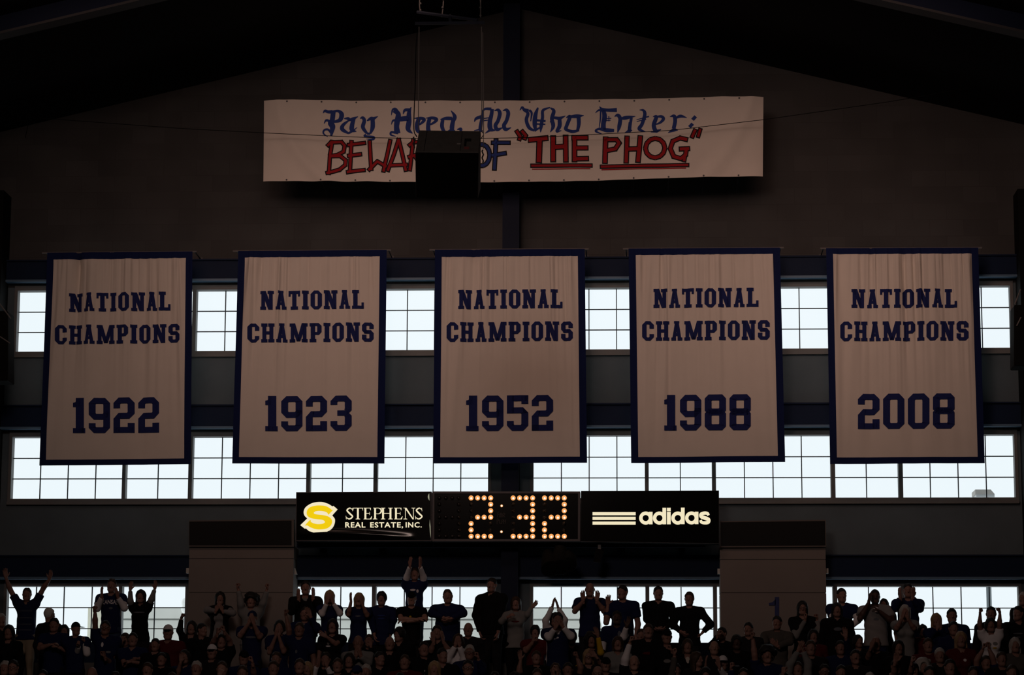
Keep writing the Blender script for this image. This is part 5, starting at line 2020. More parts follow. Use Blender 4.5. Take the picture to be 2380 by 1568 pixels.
def place_fans():
    """stand everyone on a row, stepping forward or back until shoulders no longer collide"""
    Y = np.array([ROW_Y0 - ROW_DY * f_[3] + f_[4] for f_ in FANS])
    Y0 = np.array([ROW_Y0 - ROW_DY * f_[3] for f_ in FANS])
    lo, hi = Y0 - .42, Y0 + .44
    fixed = np.array(['footY' in f_[5] for f_ in FANS])
    for i, f_ in enumerate(FANS):
        if f_[3] == 0:
            hi[i] = Y0[i] + .26
        if fixed[i]:
            lo[i] = hi[i] = Y[i]
    X = np.array([P(f_[0], f_[1], y)[0] for f_, y in zip(FANS, Y)])
    wd = np.array([.255 * f_[5].get('s', 1) * (.92 if f_[5].get('w') else 1.03) * f_[5].get('fat', 1) for f_ in FANS])
    start = np.clip(Y, lo, hi)
    Y = start.copy()
    for it in range(400):
        F_ = np.zeros(len(Y))
        for i in range(len(Y)):
            for j in range(i):
                dx, dyy = X[i] - X[j], Y[i] - Y[j]
                ex, ey = (wd[i] + wd[j]), .40
                if abs(dx) < ex and abs(dyy) < ey:
                    need = ey * math.sqrt(1 - (dx / ex) ** 2)
                    if abs(dyy) < need:
                        sg = (1 if dyy > 0 else -1) if abs(dyy) > 1e-4 else (1 if FANS[i][1] < FANS[j][1] else -1)
                        F_[i] += sg * (need - abs(dyy)) * .3
                        F_[j] -= sg * (need - abs(dyy)) * .3
        Y = np.clip(Y + F_ + (start - Y) * .01, lo, hi)
    for f_, y in zip(FANS, Y):
        hx, ht, lab, row, dy, k = f_
        g_ = 'fans standing against the lowest windows' if row == 0 else ('fans standing in the rows just below the windows' if row <= 2 else 'fans in the dark rows at the bottom')
        k.setdefault('q', 1.0 if row <= 1 else 1.15 if row == 2 else 1.3)
        build_person(hx, ht, lab, g_, row, float(y), **k)


# --- silhouettes against the windows and the enclosures
fan(63, 1365.5, 'person in striped navy polo and khaki trousers, both arms raised in a V', L=((24, 1370), (14, 1343), 'o'), Rr=((101, 1366), (114, 1347), 'o'), hair='crop', hc='brown', top='navy', stripes=1, pants='khaki', s=.98)
fan(260, 1344, 'tall person in navy KANSAS jersey over white sleeves, clapping', s=1.04, L=((226, 1413), (237, 1387), 'c', (236, 1366)), Rr=((289, 1412), (274, 1388), 'c'), hair='crop', slc='white', pants='denim', words=[('KANSAS', .075, .05, .018, 'white')], emblem=[(.02, -.06, .035, .02, 'slate')])
fan(327.5, 1371, 'person with dark bobbed hair, black tee over grey sleeves, arms straight up', w=1, s=.95, hair='bob', hc='black', L=((303, 1396), (303, 1371), 'o', (304, 1356)), Rr=((352, 1392), (359.5, 1369), 'o', (362, 1355)), top='black', slc='grey', emblem=[(0, .03, .10, .012, 'slate')])
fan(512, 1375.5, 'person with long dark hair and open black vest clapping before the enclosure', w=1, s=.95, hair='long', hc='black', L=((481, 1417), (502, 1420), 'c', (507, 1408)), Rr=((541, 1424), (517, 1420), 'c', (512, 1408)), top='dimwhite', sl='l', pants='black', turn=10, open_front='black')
fan(584, 1382, 'person with big dark hair and grey hoodie, both fists raised before the enclosure', s=.95, hair='afro', hc='black', L=((560, 1403), (554, 1370), 'f'), Rr=((611, 1403), (620, 1371), 'f'), top='grey', sl='l', hood=1, pants='grey')
fan(711, 1349, 'tall person in black jacket clapping at shoulder height beside the left enclosure', s=1.05, hair='short', hc='black', L=((678, 1420), (695, 1392), 'c', (693, 1373)), Rr=((745, 1412), (727, 1390), 'c', (729, 1366)), top='black', sl='l', fat=1.12, vneck='grey', turn=4)
fan(766, 1372, 'blond person in navy tee and white sleeves covering the face with both hands', w=1, s=.95, hair='long', hc='blond', L=((749, 1426), (760, 1401), 'p', (763, 1384)), Rr=((790, 1425), (774, 1401), 'p', (770, 1384)), slc='white', mouth=0)
fan(834.5, 1378, 'person with long light hair in navy tee, left hand up, shouting', w=1, s=.95, hair='long', hc='blond', L=((810, 1428), (816, 1397), 'c', (814, 1376)), Rr=((853, 1430), (842, 1404), 'c', (840, 1394)), mouth=.9, emblem=[(0, .02, .05, .012, 'slate')])
fan(887, 1375.5, 'person with thick round mop of hair and navy hoodie, arms hanging', s=1.0, hair='mop', hc='black', top='navy', sl='l', hood=1, fat=1.05, emblem=[(.01, .03, .07, .012, 'royal'), (.01, -.02, .06, .012, 'royal')], L=((863, 1440), (870, 1474), 'n'), Rr=((914, 1440), (908, 1474), 'n'))
fan(964, 1319, 'person standing highest of all, arms over the head, navy jersey with white sleeves', dy=.70, footY=ROW_Z0 + .40, s=.94, hair='short', hc='brown', L=((946, 1340), (953, 1315), 'c', (954, 1300)), Rr=((984, 1340), (976, 1315), 'c', (977, 1300)), slc='white', pants='denim', emblem=[(-.02, .02, .05, .018, 'white'), (.06, 0, .02, .03, 'white')])
fan(957, 1375.5, 'person in dark cap and black tee standing with arms crossed', s=1.0, hair='crop', hc='black', cap=('black', 0), L=((931, 1438), (972, 1440), 'n', (985, 1438)), Rr=((989, 1438), (946, 1444), 'n', (934, 1442)), top='black', mouth=0, emblem=[(-.01, .01, .02, .02, 'yellow')], skin=2)
fan(1039, 1369, 'broad person in navy sweatshirt, sleeves bunched at the elbows, head tilted', s=1.05, hair='crop', hc='brown', L=((1004, 1424), (1032, 1436), 'n'), Rr=((1077, 1424), (1048, 1438), 'n'), top='navy', sl='l', fat=1.2, mouth=.1, tilt=-6)
fan(1143, 1343, 'tall person in black hoodie standing against the blue column, looking aside', s=1.06, hair='short', hc='black', top='black', sl='l', hood=1, fat=1.15, face=-20, mouth=.1, L=((1106, 1430), (1116, 1468), 'n'), Rr=((1163, 1430), (1158, 1468), 'n'), dy=-.05)
fan(1199, 1387, 'person in white sweater with bobbed hair beside the blue column, hand held out', w=1, s=.95, hair='bob', hc='brown', L=((1166, 1444), (1180, 1434), 'n'), Rr=((1226, 1428), (1236, 1412), 'o', (1244, 1403)), top='grey', sl='l', pants='black', emblem=[(.0, -.005, .07, .016, 'maroon')], dy=-.15)
fan(1371, 1353.5, 'bald person in navy polo clapping with spread fingers beside the head', s=1.02, hair='bald', L=((1336, 1420), (1356, 1396), 'o', (1353, 1372)), Rr=((1404, 1420), (1387, 1396), 'o', (1390, 1375)), top='navy', fat=1.05, mouth=.1)
fan(1446.5, 1359.5, 'person in navy tee with one open hand raised, looking sideways', s=1.06, hair='short', hc='black', L=((1409, 1446), (1413, 1407), 'o', (1413, 1384)), Rr=((1483, 1450), (1477, 1490), 'n'), top='navy', fat=1.08, turn=-30, mouth=.2)
fan(1530, 1362, 'person in black jacket with short spiky hair, hands folded in front', s=1.02, hair='short', hc='black', L=((1504, 1438), (1525, 1461), 'n', (1535, 1462)), Rr=((1566, 1438), (1544, 1462), 'n', (1536, 1463)), top='black', sl='l', fat=1.08, mouth=.1, turn=8)
fan(1602, 1375, 'person in black sweater standing with both hands on the hips', s=1.0, hair='short', hc='brown', L=((1565, 1452), (1583, 1468), 'n'), Rr=((1651, 1450), (1634, 1468), 'n'), top='black', sl='l', fat=1.05, mouth=.1, turn=-10)
fan(1956, 1366.5, 'person in navy tee over white sleeves, hand on hip, right of the numbered enclosure', s=1.05, hair='crop', hc='black', L=((1938, 1440), (1940, 1472), 'n'), Rr=((1994, 1440), (1976, 1458), 'n'), slc='white', pants='denim', mouth=.1, turn=14)
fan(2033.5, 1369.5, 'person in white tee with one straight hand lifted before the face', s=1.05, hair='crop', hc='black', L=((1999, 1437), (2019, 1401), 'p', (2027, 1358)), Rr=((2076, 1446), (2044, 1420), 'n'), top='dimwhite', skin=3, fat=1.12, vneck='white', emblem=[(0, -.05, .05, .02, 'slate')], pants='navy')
fan(2109.5, 1355, 'person in navy sweatshirt clapping at head height over the grey-shirted fan', s=1.05, hair='crop', hc='black', L=((2079, 1414), (2093, 1390), 'c', (2090, 1369)), Rr=((2138, 1414), (2121, 1388), 'c', (2123, 1369)), top='navy', sl='l', fat=1.05, mouth=.2, emblem=[(0, .03, .04, .02, 'slate')])
fan(2378, 1375.5, 'person at the very edge of the stand, grey hair, beside the last window', s=1.0, hair='short', hc='grey', top='dark', sl='l', face=-40)
# --- first row below
fan(3, 1425, 'grey-haired person at the far edge beside the first window', s=1.0, hair='short', hc='grey', top='dark', sl='l', row=1, face=40)
fan(116, 1412.5, 'white-haired person in dark jacket turned away, behind the one holding a camera', row=1, s=1.0, hair='short', hc='white', top='dark', sl='l', face=150, turn=140)
fan(1290, 1424, 'person with white sleeves, arms joined in a triangle overhead', row=1, w=1, s=.95, hair='long', hc='black', L=((1268, 1442), (1284, 1409), 'p', (1289, 1387)), Rr=((1312, 1439), (1297, 1411), 'p', (1290, 1387)), top='white', sl='l')
fan(709, 1410, 'person with hand against the cheek in front of the tall black jacket', row=1, s=1.0, hair='crop', hc='black', top='navy', sl='l', Rr=((738, 1462), (722, 1433), 'o', (716, 1416)), mouth=.1, emblem=[(-.02, .14, .035, .012, 'grey')], dy=.1)
fan(586.5, 1420, 'person in navy tee and dark cap, hands clasped at the mouth, before the enclosure', row=1, s=1.0, hair='crop', hc='black', cap=('navy', 0), L=((558, 1477), (578, 1448), 'p', (583, 1434)), Rr=((603, 1480), (590, 1450), 'p', (586, 1434)), emblem=[(0, .0, .09, .018, 'slate')])
fan(1434, 1419, 'dark person in navy jersey, white-sleeved arm up, before the tall navy tee', row=1, s=1.0, hair='crop', hc='black', skin=3, Rr=((1449, 1480), (1456, 1456), 'o', (1461, 1443)), slc='white', emblem=[(.04, .05, .03, .05, 'slate')])
fan(1865, 1397, 'person with glasses and long dark hair, black tee over white sleeves, beside the 1', row=1, w=1, s=1.0, hair='long', hc='black', glasses=1, L=((1850, 1478), (1872, 1440), 'f', (1879, 1421)), Rr=((1906, 1470), (1899, 1441), 'f', (1898, 1425)), top='black', slc='grey', dy=.15)
fan(1945, 1401, 'person in black hooded sweatshirt in front of the navy tee with white sleeves', row=1, w=0, s=1.0, fat=1.08, hair='long', hc='black', top='black', sl='l', hood=1, emblem=[(0, 0, .07, .03, 'slate')])
fan(2054, 1391, 'child with dark hair looking over the shoulder of the white tee', row=0, w=1, s=.85, hair='pony', hc='black', top='dark', mouth=.6, turn=-12, dy=.26)
fan(2103, 1406, 'person in pale grey shirt with long fair hair, hands pressed to the mouth', row=1, w=1, s=.98, hair='long', hc='grey', L=((2084, 1460), (2097, 1436), 'p', (2101, 1420)), Rr=((2124, 1460), (2109, 1436), 'p', (2105, 1420)), top='grey', pants='black', mouth=0, dy=.05)
fan(2176, 1425.5, 'person with straight fair hair clapping beside the short-haired navy tee', row=1, w=1, s=.95, hair='long', hc='blond', L=((2160, 1480), (2178, 1462), 'p', (2183, 1446)), Rr=((2196, 1478), (2186, 1460), 'p', (2185, 1444)), top='navy', sl='l', dy=-.22)
fan(2212, 1413.5, 'short-haired person with big ears and navy tee, arms down, under the last window', row=1, s=1.05, hair='crop', hc='black', top='navy', mouth=.1)
fan(2303, 1409, 'person with protruding ears standing behind the raised white-sleeved arms', row=1, s=1.05, hair='crop', hc='black', top='dark', sl='l', mouth=.1, turn=-12)
fan(2366, 1408, 'person in black printed tee looking aside at the end of the stand', row=1, s=1.05, hair='short', hc='black', top='black', turn=-40, emblem=[(-.03, .0, .08, .012, 'slate'), (-.03, -.06, .04, .012, 'slate')])
fan(1805.5, 1431, 'person in dark plaid shirt standing right under the blue 1', row=1, s=1.0, hair='short', hc='black', L=((1778, 1490), (1782, 1500), 'c'), Rr=((1836, 1490), (1808, 1502), 'c'), top='plaid', sl='l', mouth=.1, turn=-15, fat=1.08)
fan(1739, 1446, 'person with short dark hair behind a raised bare arm, before the numbered enclosure', row=1, s=.97, hair='short', hc='black', top='dark', sl='l', turn=-18)
fan(1244, 1453.5, 'person in dark red shirt with thick dark hair, hand at the chin', row=1, s=.93, hair='mop', hc='black', Rr=None, L=((1222, 1512), (1238, 1492), 'f', (1241, 1480)), top='maroon', mouth=0, dy=.2)
fan(445.5, 1443, 'person with long black hair and pale vee neck, one fist raised beside the enclosure', row=1, w=1, s=.95, hair='long', hc='black', L=((418, 1464), (421, 1438), 'f', (425, 1427)), top='black', sl='l', vneck='cream')
fan(1088.5, 1446, 'bald person with ears showing in dark collar, under the window by the column', row=1, s=1.0, hair='bald', top='dark', sl='l', mouth=.05)
fan(1677, 1457, 'person holding a small lit phone to the face beside the numbered enclosure', row=1, s=.97, hair='crop', hc='black', L=((1656, 1496), (1668, 1478), 'f', (1672, 1466)), top='black', sl='l', turn=-35)
fan(2144.5, 1452, 'child with thick black hair under the right-hand windows', row=1, s=.85, hair='mop', hc='black', top='maroon', mouth=.1, dy=.1)
fan(1994.5, 1475, 'person with dark hair bowed, under the gap beside the white tee', row=2, s=.9, w=1, hair='pony', hc='black', top='dark', sl='l', turn=25)
# --- second row
fan(126, 1435.5, 'person in navy printed tee holding a camera at the chest', row=2, s=1.0, hair='short', hc='black', L=((92, 1506), (116, 1498), 'n', (124, 1496)), Rr=((158, 1512), (136, 1504), 'n', (128, 1500)), emblem=[(.03, 0, .08, .014, 'grey'), (.04, -.05, .035, .014, 'grey')])
fan(149.5, 1452, 'person with long dark hair and one white sleeve raised to the face', row=2, w=1, s=.92, hair='long', hc='black', Rr=((153, 1514), (149, 1482), 'o', (149, 1466)), top='navy', slc='white', dy=.3, turn=15)
fan(177, 1446, 'person wearing a cap sideways, navy tee over white sleeves', row=2, s=.92, hair='crop', hc='black', cap=('black', 55), L=((178, 1520), (183, 1500), 'f'), Rr=((202, 1518), (196, 1494), 'f', (195, 1480)), slc='white', turn=35, dy=-.1)
fan(21, 1452.5, 'person with heavy dark hair down to the shoulders below the striped polo', row=2, w=1, s=1.0, hair='long', hc='black', top='black', sl='l')
fan(245.5, 1441.5, 'person with glasses and emblem tee punching one arm up beside the KANSAS jersey', row=2, s=1.03, hair='crop', hc='black', glasses=1, L=((221, 1446), (221, 1424), 'f', (219, 1410)), Rr=((256, 1540), (244, 1528), 'f', (241, 1514)), skin=1, mouth=.5, emblem=[(-.02, .05, .022, .04, 'white'), (.08, -.07, .04, .02, 'grey')])
fan(309, 1469.5, 'person in navy KANSAS tee with folded arms below the raised grey sleeves', row=2, s=.98, hair='crop', hc='black', L=((290, 1545), (316, 1530), 'n', (326, 1532)), Rr=((336, 1540), (308, 1538), 'n', (298, 1536)), mouth=.4, words=[('KANSAS', .06, -.08, .0, 'white')], turn=5)
fan(291, 1472, 'person raising a fist behind the folded-arms navy tee', row=2, s=.9, hair='mop', hc='brown', L=((277, 1512), (283, 1492), 'f', (286, 1478)), top='dark', sl='l', dy=.35)
fan(361, 1483, 'person with dark hair beside the white cap and maroon jacket', row=2, s=.92, hair='short', hc='black', top='black', sl='l', dy=-.1)
fan(391, 1452, 'broad person in white cap and maroon jacket', row=2, s=1.05, hair='crop', hc='grey', cap=('white', 0), top='maroon', sl='l', fat=1.2, mouth=0)
fan(470, 1448, 'person in dark jacket hidden behind the black-haired fist raiser', row=2, s=.95, hair='short', hc='black', top='black', sl='l', turn=60, dy=.25)
fan(515, 1473, 'person with both bare fists raised below the open black vest', row=2, s=1.0, hair='short', hc='black', L=((494, 1495), (505, 1474), 'f', (506, 1461)), Rr=((534, 1489), (522, 1469), 'f', (520, 1456)), top='black')
fan(650, 1440.5, 'person with dark hair, forearms up and palms together at the nose', row=2, w=1, s=1.0, hair='pony', hc='black', L=((626, 1516), (641, 1478), 'p', (645, 1455)), Rr=((659, 1514), (648, 1478), 'p', (646, 1455)), top='navy', mouth=0)
fan(696, 1446, 'person in dark navy top, one clenched hand high beside the enclosure edge', row=2, s=1.0, hair='short', hc='brown', L=((672, 1464), (665, 1432), 'f', (664, 1416)), top='navy', sl='s', skin=1, emblem=[(-.03, -.04, .02, .03, 'slate')])
fan(773, 1438.5, 'person with long black hair pointing one bare arm across the chest', row=2, w=1, s=1.0, hair='long', hc='black', Rr=((780, 1496), (760, 1480), 'o', (750, 1474)), top='black', mouth=1, emblem=[(-.05, -.01, .04, .012, 'white'), (-.05, .04, .02, .03, 'grey')])
fan(832.5, 1475.5, 'tall bald person in grey sweater with palms together', row=2, s=1.05, hair='bald', skin=1, L=((812, 1540), (828, 1524), 'p', (832, 1508)), Rr=((856, 1540), (838, 1524), 'p', (834, 1508)), top='grey', sl='l', mouth=.2)
fan(858, 1473.5, 'person with hand at the cheek beside the grey sweater', row=2, w=1, s=.92, hair='short', hc='brown', Rr=((868, 1528), (862, 1502), 'o', (860, 1488)), top='black', sl='l', dy=.3)
fan(928, 1458, 'person with thick dark hair in a hood, looking down the row', row=2, s=1.0, hair='mop', hc='black', top='black', sl='l', hood=1, turn=-35, mouth=.1)
fan(906, 1478.5, 'person with receding hair beside the thick dark mop', row=2, s=1.0, hair='bald', top='black', sl='l', dy=-.25)
fan(985.5, 1490, 'person in black hooded KANSAS sweatshirt with a small white emblem', row=3, s=1.05, hair='crop', hc='black', top='black', sl='l', hood=1, words=[('KANSAS', .065, -.10, 0, 'grey')], emblem=[(.02, -.015, .018, .014, 'white')], face=8)
fan(1016, 1452.5, 'person in black top clapping under the navy sweatshirt', row=2, s=1.0, hair='short', hc='black', L=((1002, 1512), (1008, 1492), 'c', (1006, 1478)), Rr=((1042, 1512), (1030, 1490), 'c', (1028, 1476)), top='black', mouth=0)
fan(1065, 1472.5, 'person in bright white hooded top with hands before the mouth', row=2, w=1, s=1.0, hair='pony', hc='brown', L=((1041, 1532), (1058, 1500), 'p', (1063, 1482)), Rr=((1078, 1532), (1068, 1500), 'p', (1065, 1482)), top='white', sl='l', mouth=0, dy=-.1)
fan(1297, 1422.5, 'person in navy vest with white sleeves, hands cupped round the mouth', row=2, s=1.03, hair='short', hc='black', L=((1276, 1480), (1290, 1460), 'c', (1296, 1446)), Rr=((1327, 1478), (1308, 1456), 'c', (1301, 1444)), slc='white', mouth=.8, fat=1.08, vneck='white')
fan(1329, 1466, 'person whose dark round head shows behind the navy vest', row=2, s=.95, hair='mop', hc='black', top='dark', sl='l', dy=.35)
fan(1375, 1472, 'person with curly dark hair raising one yellow-sleeved arm', row=2, w=1, s=1.0, hair='curly', hc='black', Rr=((1396, 1516), (1390, 1478), 'o', (1385, 1460)), top='dark', slc='yellow', skin=1)
fan(1436, 1479, 'person with long brown hair shouting below the dark jersey', row=2, w=1, s=1.0, hair='long', hc='brown', top='grey', sl='l', mouth=1)
fan(1506.5, 1449, 'person in black tee with dull red chest print, shouting', row=2, s=1.04, hair='short', hc='brown', top='black', mouth=.8, emblem=[(0, -.03, .10, .022, 'maroon')], fat=1.08)
fan(1490, 1461, 'person looking over the shoulder of the red-print tee', row=2, s=.95, hair='short', hc='brown', top='dark', sl='l', dy=.3)
fan(1550, 1462, 'person in dark cap and black lettered top, fist at the chest', row=2, s=1.02, hair='crop', hc='black', cap=('black', 0), Rr=((1572, 1530), (1562, 1514), 'f', (1558, 1502)), top='black', sl='l', emblem=[(0, -.07, .06, .03, 'grey')], mouth=0)
fan(1598, 1485, 'person with long hair and a lanyard under the hands-on-hips sweater', row=2, w=1, s=.98, hair='long', hc='brown', top='black', sl='l', vneck='cream')
fan(1660, 1488.5, 'person with long pale face below the lit phone', row=2, s=1.0, hair='bald', skin=2, top='dark', sl='s', mouth=.1, dy=.1)
fan(1712, 1476, 'person with round dark hair before the numbered enclosure', row=2, s=1.0, hair='mop', hc='black', skin=3, top='black', sl='l', emblem=[(.0, -.06, .04, .012, 'slate')])
fan(1890.5, 1462.5, 'person half hidden behind the raised white sleeve by the 1', row=2, w=1, s=.97, hair='long', hc='black', top='maroon', sl='l', dy=.2)
fan(1953, 1488, 'person in navy sleeve with one hand stretched up', row=2, s=1.0, hair='short', hc='black', Rr=((1972, 1512), (1966, 1482), 'o', (1964, 1460)), top='navy', sl='l')
fan(2036, 1478.5, 'person shouting with fingers at the mouth below the white tee', row=2, s=1.0, hair='bald', skin=1, L=((2018, 1528), (2024, 1506), 'c', (2028, 1494)), top='black', mouth=1)
fan(2088, 1487.5, 'person with long dark hair below the pale grey shirt', row=2, w=1, s=1.0, hair='long', hc='black', top='black', sl='l')
fan(2216, 1443.5, 'person with dark hair and navy jacket in front of the big-eared fan', row=2, s=1.0, hair='short', hc='black', top='navy', sl='l', hood=1, dy=.1)
fan(2157, 1482, 'person in dark red top with flushed face under the right-hand windows', row=2, s=1.02, hair='short', hc='brown', top='maroon', sl='l', fat=1.1)
fan(2302, 1436, 'person in white tee with dark hair and both arms straight up, fists closed', row=2, w=1, s=.98, hair='long', hc='black', L=((2277, 1452), (2278, 1428), 'f', (2278, 1414)), Rr=((2323, 1450), (2324, 1426), 'f', (2321, 1411)), top='white', sl='s', mouth=.6, emblem=[(.04, -.06, .035, .014, 'yellow'), (-.05, .0, .04, .03, 'grey'), (.05, .01, .04, .03, 'grey')])
fan(2359, 1482, 'person with smooth light hair at the end of the stand', row=2, w=1, s=1.03, hair='long', hc='grey', top='plaid', sl='l')
# --- third row
fan(2233, 1468, 'person with long blond hair and a round white badge', row=3, w=1, s=1.08, hair='long', hc='blond', top='maroon', sl='l', emblem=[(.04, .02, .025, .025, 'white')])
fan(376, 1516, 'child with dark hair below the white cap', row=3, s=.92, hair='short', hc='black', top='black', sl='l', mouth=.8)
fan(429.5, 1510, 'person shouting through a hand beside the dark fist raiser', row=3, w=1, s=1.0, hair='pony', hc='black', L=((413, 1566), (420, 1538), 'o', (422, 1522)), top='navy', mouth=1)
fan(493, 1498, 'person in white cap with dark brim, chin on the scarf', row=3, s=1.0, hair='crop', hc='brown', cap=('white', 0), top='dark', sl='l', mouth=.1)
fan(567, 1512, 'person in dark visor with red face below the clasped hands', row=3, s=1.0, hair='crop', hc='black', cap=('black', 10), top='navy', mouth=.1, dy=.2)
fan(642, 1514, 'person with reddish face below the joined palms', row=3, s=1.0, hair='short', hc='brown', top='navy', sl='l', dy=.2)
fan(757, 1515, 'person with white sleeves, both hands lifted beside the face', row=3, w=1, s=1.0, hair='short', hc='black', L=((729, 1570), (737, 1546), 'c', (739, 1528)), Rr=((770, 1570), (760, 1548), 'c', (757, 1530)), top='black', slc='white')
fan(812, 1517.5, 'person with long dark hair in front of the grey sweater', row=3, w=1, s=1.0, hair='long', hc='black', top='black', sl='l', mouth=.1)
fan(785, 1529, 'person with bowed reddish face beside the lifted white sleeves', row=3, s=1.0, hair='short', hc='brown', top='black', sl='l', dy=-.2)
fan(882.5, 1513.5, 'person with dark hair looking along the row towards the column', row=3, s=1.0, hair='short', hc='black', top='black', sl='l', turn=40)
fan(941, 1520.5, 'person in maroon jacket with flushed face', row=3, s=1.05, hair='crop', hc='brown', top='maroon', sl='l', fat=1.15, mouth=.1)
fan(1028.5, 1505.5, 'person with short dark hair turned towards the white hooded top', row=3, s=1.02, hair='short', hc='black', top='black', sl='l', turn=30, mouth=.1)
fan(1091.5, 1497.5, 'person with glasses and cropped grey hair next to the white hooded top', row=3, s=1.05, hair='crop', hc='grey', glasses=1, Rr=((1122, 1560), (1112, 1532), 'f', (1110, 1518)), top='navy', sl='l', skin=1, mouth=.1)
fan(1247, 1512, 'person with raised open hand below the dark red shirt', row=3, s=.95, hair='short', hc='brown', L=((1206, 1560), (1210, 1534), 'o', (1208, 1516)), top='black', sl='s', dy=.1)
fan(1320, 1539, 'person with a red headband and one fist up beside the navy vest', row=4, s=1.0, hair='short', hc='black', Rr=((1350, 1552), (1342, 1530), 'f', (1338, 1514)), top='black', skin=1, dy=.1)
fan(1368, 1509, 'person with fair hair and glasses, hand against the forehead', row=3, w=1, s=1.0, hair='bob', hc='blond', glasses=1, Rr=((1398, 1545), (1386, 1526), 'o', (1374, 1512)), top='dark', sl='s')
fan(1408, 1527.5, 'person in dark cap below the yellow sleeve', row=3, s=.98, hair='crop', hc='black', cap=('black', 0), top='black', sl='l')
fan(1474, 1522, 'bald person shouting beside a raised bare fist in white cuff', row=3, s=1.05, hair='bald', skin=2, L=((1453, 1532), (1464, 1494), 'f', (1469, 1476)), top='dark', slc='white', sl='s', mouth=1)
fan(1620, 1515, 'person with light brown hair turned away below the lanyard', row=3, w=1, s=1.0, hair='long', hc='brown', top='dark', sl='l', turn=60)
fan(1680, 1524, 'person in white knitted cap, white cuffs at the cheeks', row=3, s=.98, hair='crop', hc='black', cap=('white', 0), L=((1644, 1572), (1640, 1548), 'c', (1641, 1530)), Rr=((1684, 1572), (1672, 1550), 'c', (1668, 1532)), top='dark', slc='white')
fan(1783, 1505, 'person in navy tee with thick hair, bare arm punched straight up', row=3, s=1.06, hair='afro', hc='black', L=((1754, 1522), (1750, 1486), 'f', (1746, 1468)), top='navy', mouth=1, emblem=[(.03, -.10, .06, .03, 'yellow')], fat=1.1)
fan(1884, 1487.5, 'person with reddish face behind the clasped grey sleeves', row=3, s=1.05, hair='short', hc='brown', top='dark', sl='l', mouth=.1, dy=.1)
fan(1854, 1537, 'person in grey sleeves with hands clasped over the head', row=4, s=1.0, hair='short', hc='brown', L=((1836, 1545), (1855, 1512), 'c', (1861, 1500)), Rr=((1878, 1540), (1867, 1513), 'c', (1862, 1500)), top='grey', sl='l', dy=.15)
fan(1988, 1509, 'person shouting with open mouth below the stretched navy sleeve', row=3, s=1.02, hair='short', hc='black', top='dark', sl='l', mouth=1)
fan(2184, 1505, 'person with grey-brown hair under the fair-haired clapper', row=3, s=1.02, hair='short', hc='grey', top='dark', sl='l', mouth=.2)
fan(2292, 1523, 'person in navy sleeves with both forearms raised under the white tee', row=3, s=1.0, hair='short', hc='brown', L=((2270, 1534), (2284, 1510), 'f', (2287, 1496)), Rr=((2308, 1530), (2299, 1508), 'f', (2298, 1494)), top='navy', sl='s')
fan(2328, 1514, 'person with brown hair beside the raised navy sleeves', row=3, s=1.0, hair='short', hc='brown', top='dark', sl='l', dy=-.2)
fan(2083, 1531, 'person raising a single open hand below the long dark hair', row=4, s=1.0, hair='short', hc='black', L=((2078, 1566), (2080, 1540), 'o', (2083, 1524)), top='black', sl='s', dy=.1)
fan(2124, 1540, 'person lifting a bare forearm with closed hand under the pale grey shirt', row=4, s=1.0, hair='short', hc='brown', L=((2116, 1566), (2119, 1540), 'f', (2121, 1524)), top='black', sl='s', dy=.15, w=1)
# --- lowest row in the frame
fan(12, 1535, 'grey-haired person in the bottom corner beside the metal-rimmed glasses', row=4, s=1.02, hair='short', hc='grey', top='dark', sl='l', dy=.1)
fan(31, 1533, 'person with metal-rimmed glasses in the bottom corner', row=4, s=1.05, hair='short', hc='black', glasses=1, top='dark', sl='l', mouth=.1, dy=-.25)
fan(214, 1549, 'person whose flushed forehead just shows at the bottom edge', row=5, s=1.03, hair='bald', top='dark', sl='l')
fan(343, 1539, 'person with short brown hair at the bottom below the KANSAS tee', row=5, s=1.03, hair='short', hc='brown', top='black', sl='l', mouth=.6)
fan(457, 1535, 'grey-haired person with a broad face below the white cap', row=4, s=1.08, hair='crop', hc='grey', top='dark', sl='l', mouth=.5)
fan(516, 1536, 'person with a hand over the mouth at the bottom edge', row=5, s=1.05, hair='crop', hc='brown', L=((500, 1580), (510, 1572), 'f', (514, 1560)), top='black', sl='l', skin=2)
fan(564, 1546, 'person pumping a bare fist at the bottom edge', row=4, s=1.05, hair='short', hc='brown', Rr=((590, 1568), (587, 1542), 'f', (584, 1524)), top='navy', sl='s')
fan(636, 1535, 'person with short hair below the palms joined at the nose', row=4, s=1.05, hair='crop', hc='brown', top='dark', sl='l')
fan(697, 1530, 'person with flushed face behind the fair-haired child', row=5, s=1.03, hair='short', hc='brown', top='dark', sl='l', dy=.2)
fan(714.5, 1538.5, 'child with fair hair at the bottom edge', row=4, s=.95, hair='bob', hc='blond', top='dark', sl='l', dy=-.15)
fan(830, 1547, 'person in navy cap at the bottom edge', row=5, s=1.05, hair='crop', hc='black', cap=('navy', 0), top='navy', sl='l', dy=-.15)
fan(851, 1543, 'person with grey crown of hair beside the navy cap', row=4, s=1.05, hair='short', hc='grey', top='dark', sl='l', dy=.25)
fan(1010, 1537, 'person with fair fringe at the bottom edge', row=5, w=1, s=1.03, hair='bob', hc='blond', top='dark', sl='l', mouth=.1)
fan(1088, 1532.5, 'person with glasses and short hair at the bottom below the cropped grey head', row=4, s=1.08, hair='short', hc='black', glasses=1, top='navy', sl='l', mouth=.1)
fan(1249, 1553, 'person whose dark hair just shows below the open hand', row=5, s=1.03, hair='short', hc='brown', top='dark', sl='l')
fan(1291, 1540, 'person in grey sleeve with a hand lifted at the bottom edge', row=4, s=1.0, hair='short', hc='brown', Rr=((1302, 1580), (1296, 1562), 'f', (1294, 1546)), top='grey', sl='l', dy=-.25)
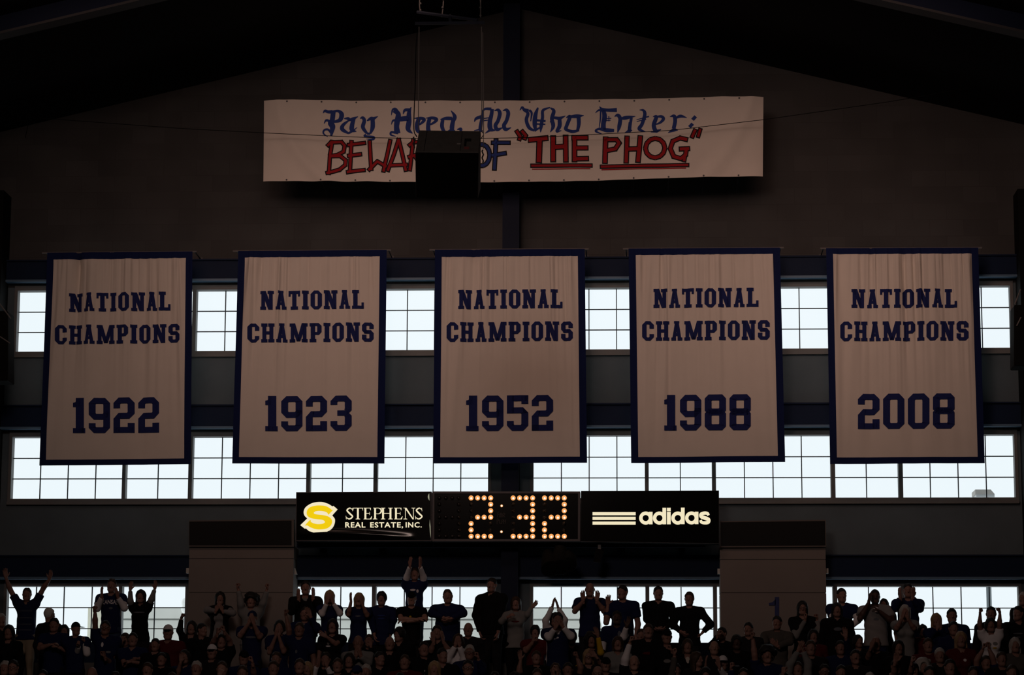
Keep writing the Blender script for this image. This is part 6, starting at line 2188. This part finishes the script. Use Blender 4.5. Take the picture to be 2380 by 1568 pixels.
fan(1389, 1546.5, 'bald person with glinting glasses at the bottom edge', row=4, s=1.05, hair='bald', glasses=1, top='dark', sl='l')
fan(1570, 1540, 'person in patterned sleeve with one fist at face height', row=4, s=1.03, hair='short', hc='black', L=((1562, 1572), (1568, 1524), 'f', (1563, 1506)), top='plaid', sl='l', dy=.1)
fan(1640, 1552, 'person with dark hair between the white cuffs', row=5, s=1.0, hair='mop', hc='black', top='dark', sl='l', dy=-.1)
fan(1728, 1552, 'person holding up a closed hand below the bare punching arm', row=5, s=1.0, hair='short', hc='black', L=((1700, 1575), (1700, 1556), 'f', (1700, 1542)), top='navy', sl='l')
fan(1822, 1562, 'person with a closed hand raised left of the clasped grey sleeves', row=5, s=1.0, hair='short', hc='brown', L=((1812, 1585), (1820, 1566), 'f', (1822, 1548)), top='dark', sl='s', dy=-.2)
fan(1916, 1543, 'person with glasses pushed up on the head', row=4, s=1.05, hair='short', hc='black', glasses=1, top='dark', sl='l', skin=1)
fan(1955, 1545, 'person with dark hair at the bottom beside the pushed-up glasses', row=5, s=1.0, hair='short', hc='black', top='black', sl='l', dy=.25)
fan(2022, 1562, 'grey-haired person barely showing below the shouting bald head', row=5, s=1.0, hair='short', hc='grey', top='dark', sl='l')
fan(2160, 1547, 'person with flushed face at the bottom beside the curly grey head', row=4, s=1.05, hair='short', hc='black', top='dark', sl='l', dy=-.15)
fan(2146, 1533, 'person with curly grey hair near the bottom edge', row=4, s=1.0, hair='curly', hc='grey', top='dark', sl='l', dy=.25, w=1)
fan(2208, 1531.5, 'person with short dark hair below the white badge', row=5, s=1.08, hair='short', hc='black', top='dark', sl='l', mouth=.1)
fan(2262, 1548, 'person in navy top at the bottom below the raised forearms', row=4, s=1.0, hair='short', hc='black', top='navy', sl='l')
fan(2352, 1545, 'person in patterned top at the bottom of the end of the stand', row=5, s=1.02, hair='short', hc='brown', top='plaid', sl='l')
fan(100, 1556, 'person with dark hair at the bottom below the khaki trousers', row=5, s=1.0, hair='short', hc='black', top='dark', sl='l')
fan(268, 1560, 'person with dark hair at the bottom below the glasses and emblem tee', row=5, s=1.0, hair='short', hc='black', top='dark', sl='l')
fan(400, 1562, 'person with brown hair at the bottom between the child and the shouting hand', row=5, s=1.0, hair='short', hc='brown', top='navy', sl='l')
fan(930, 1563, 'person with dark hair at the bottom below the maroon jacket', row=5, s=1.0, hair='short', hc='black', top='maroon', sl='l')
fan(1150, 1560, 'person with dark hair at the bottom below the blue column', row=5, s=1.0, hair='short', hc='black', top='black', sl='l')
fan(1196, 1562, 'person in black at the bottom below the white sweater', row=4, s=1.0, hair='mop', hc='black', top='black', sl='l', dy=.1)

place_fans()
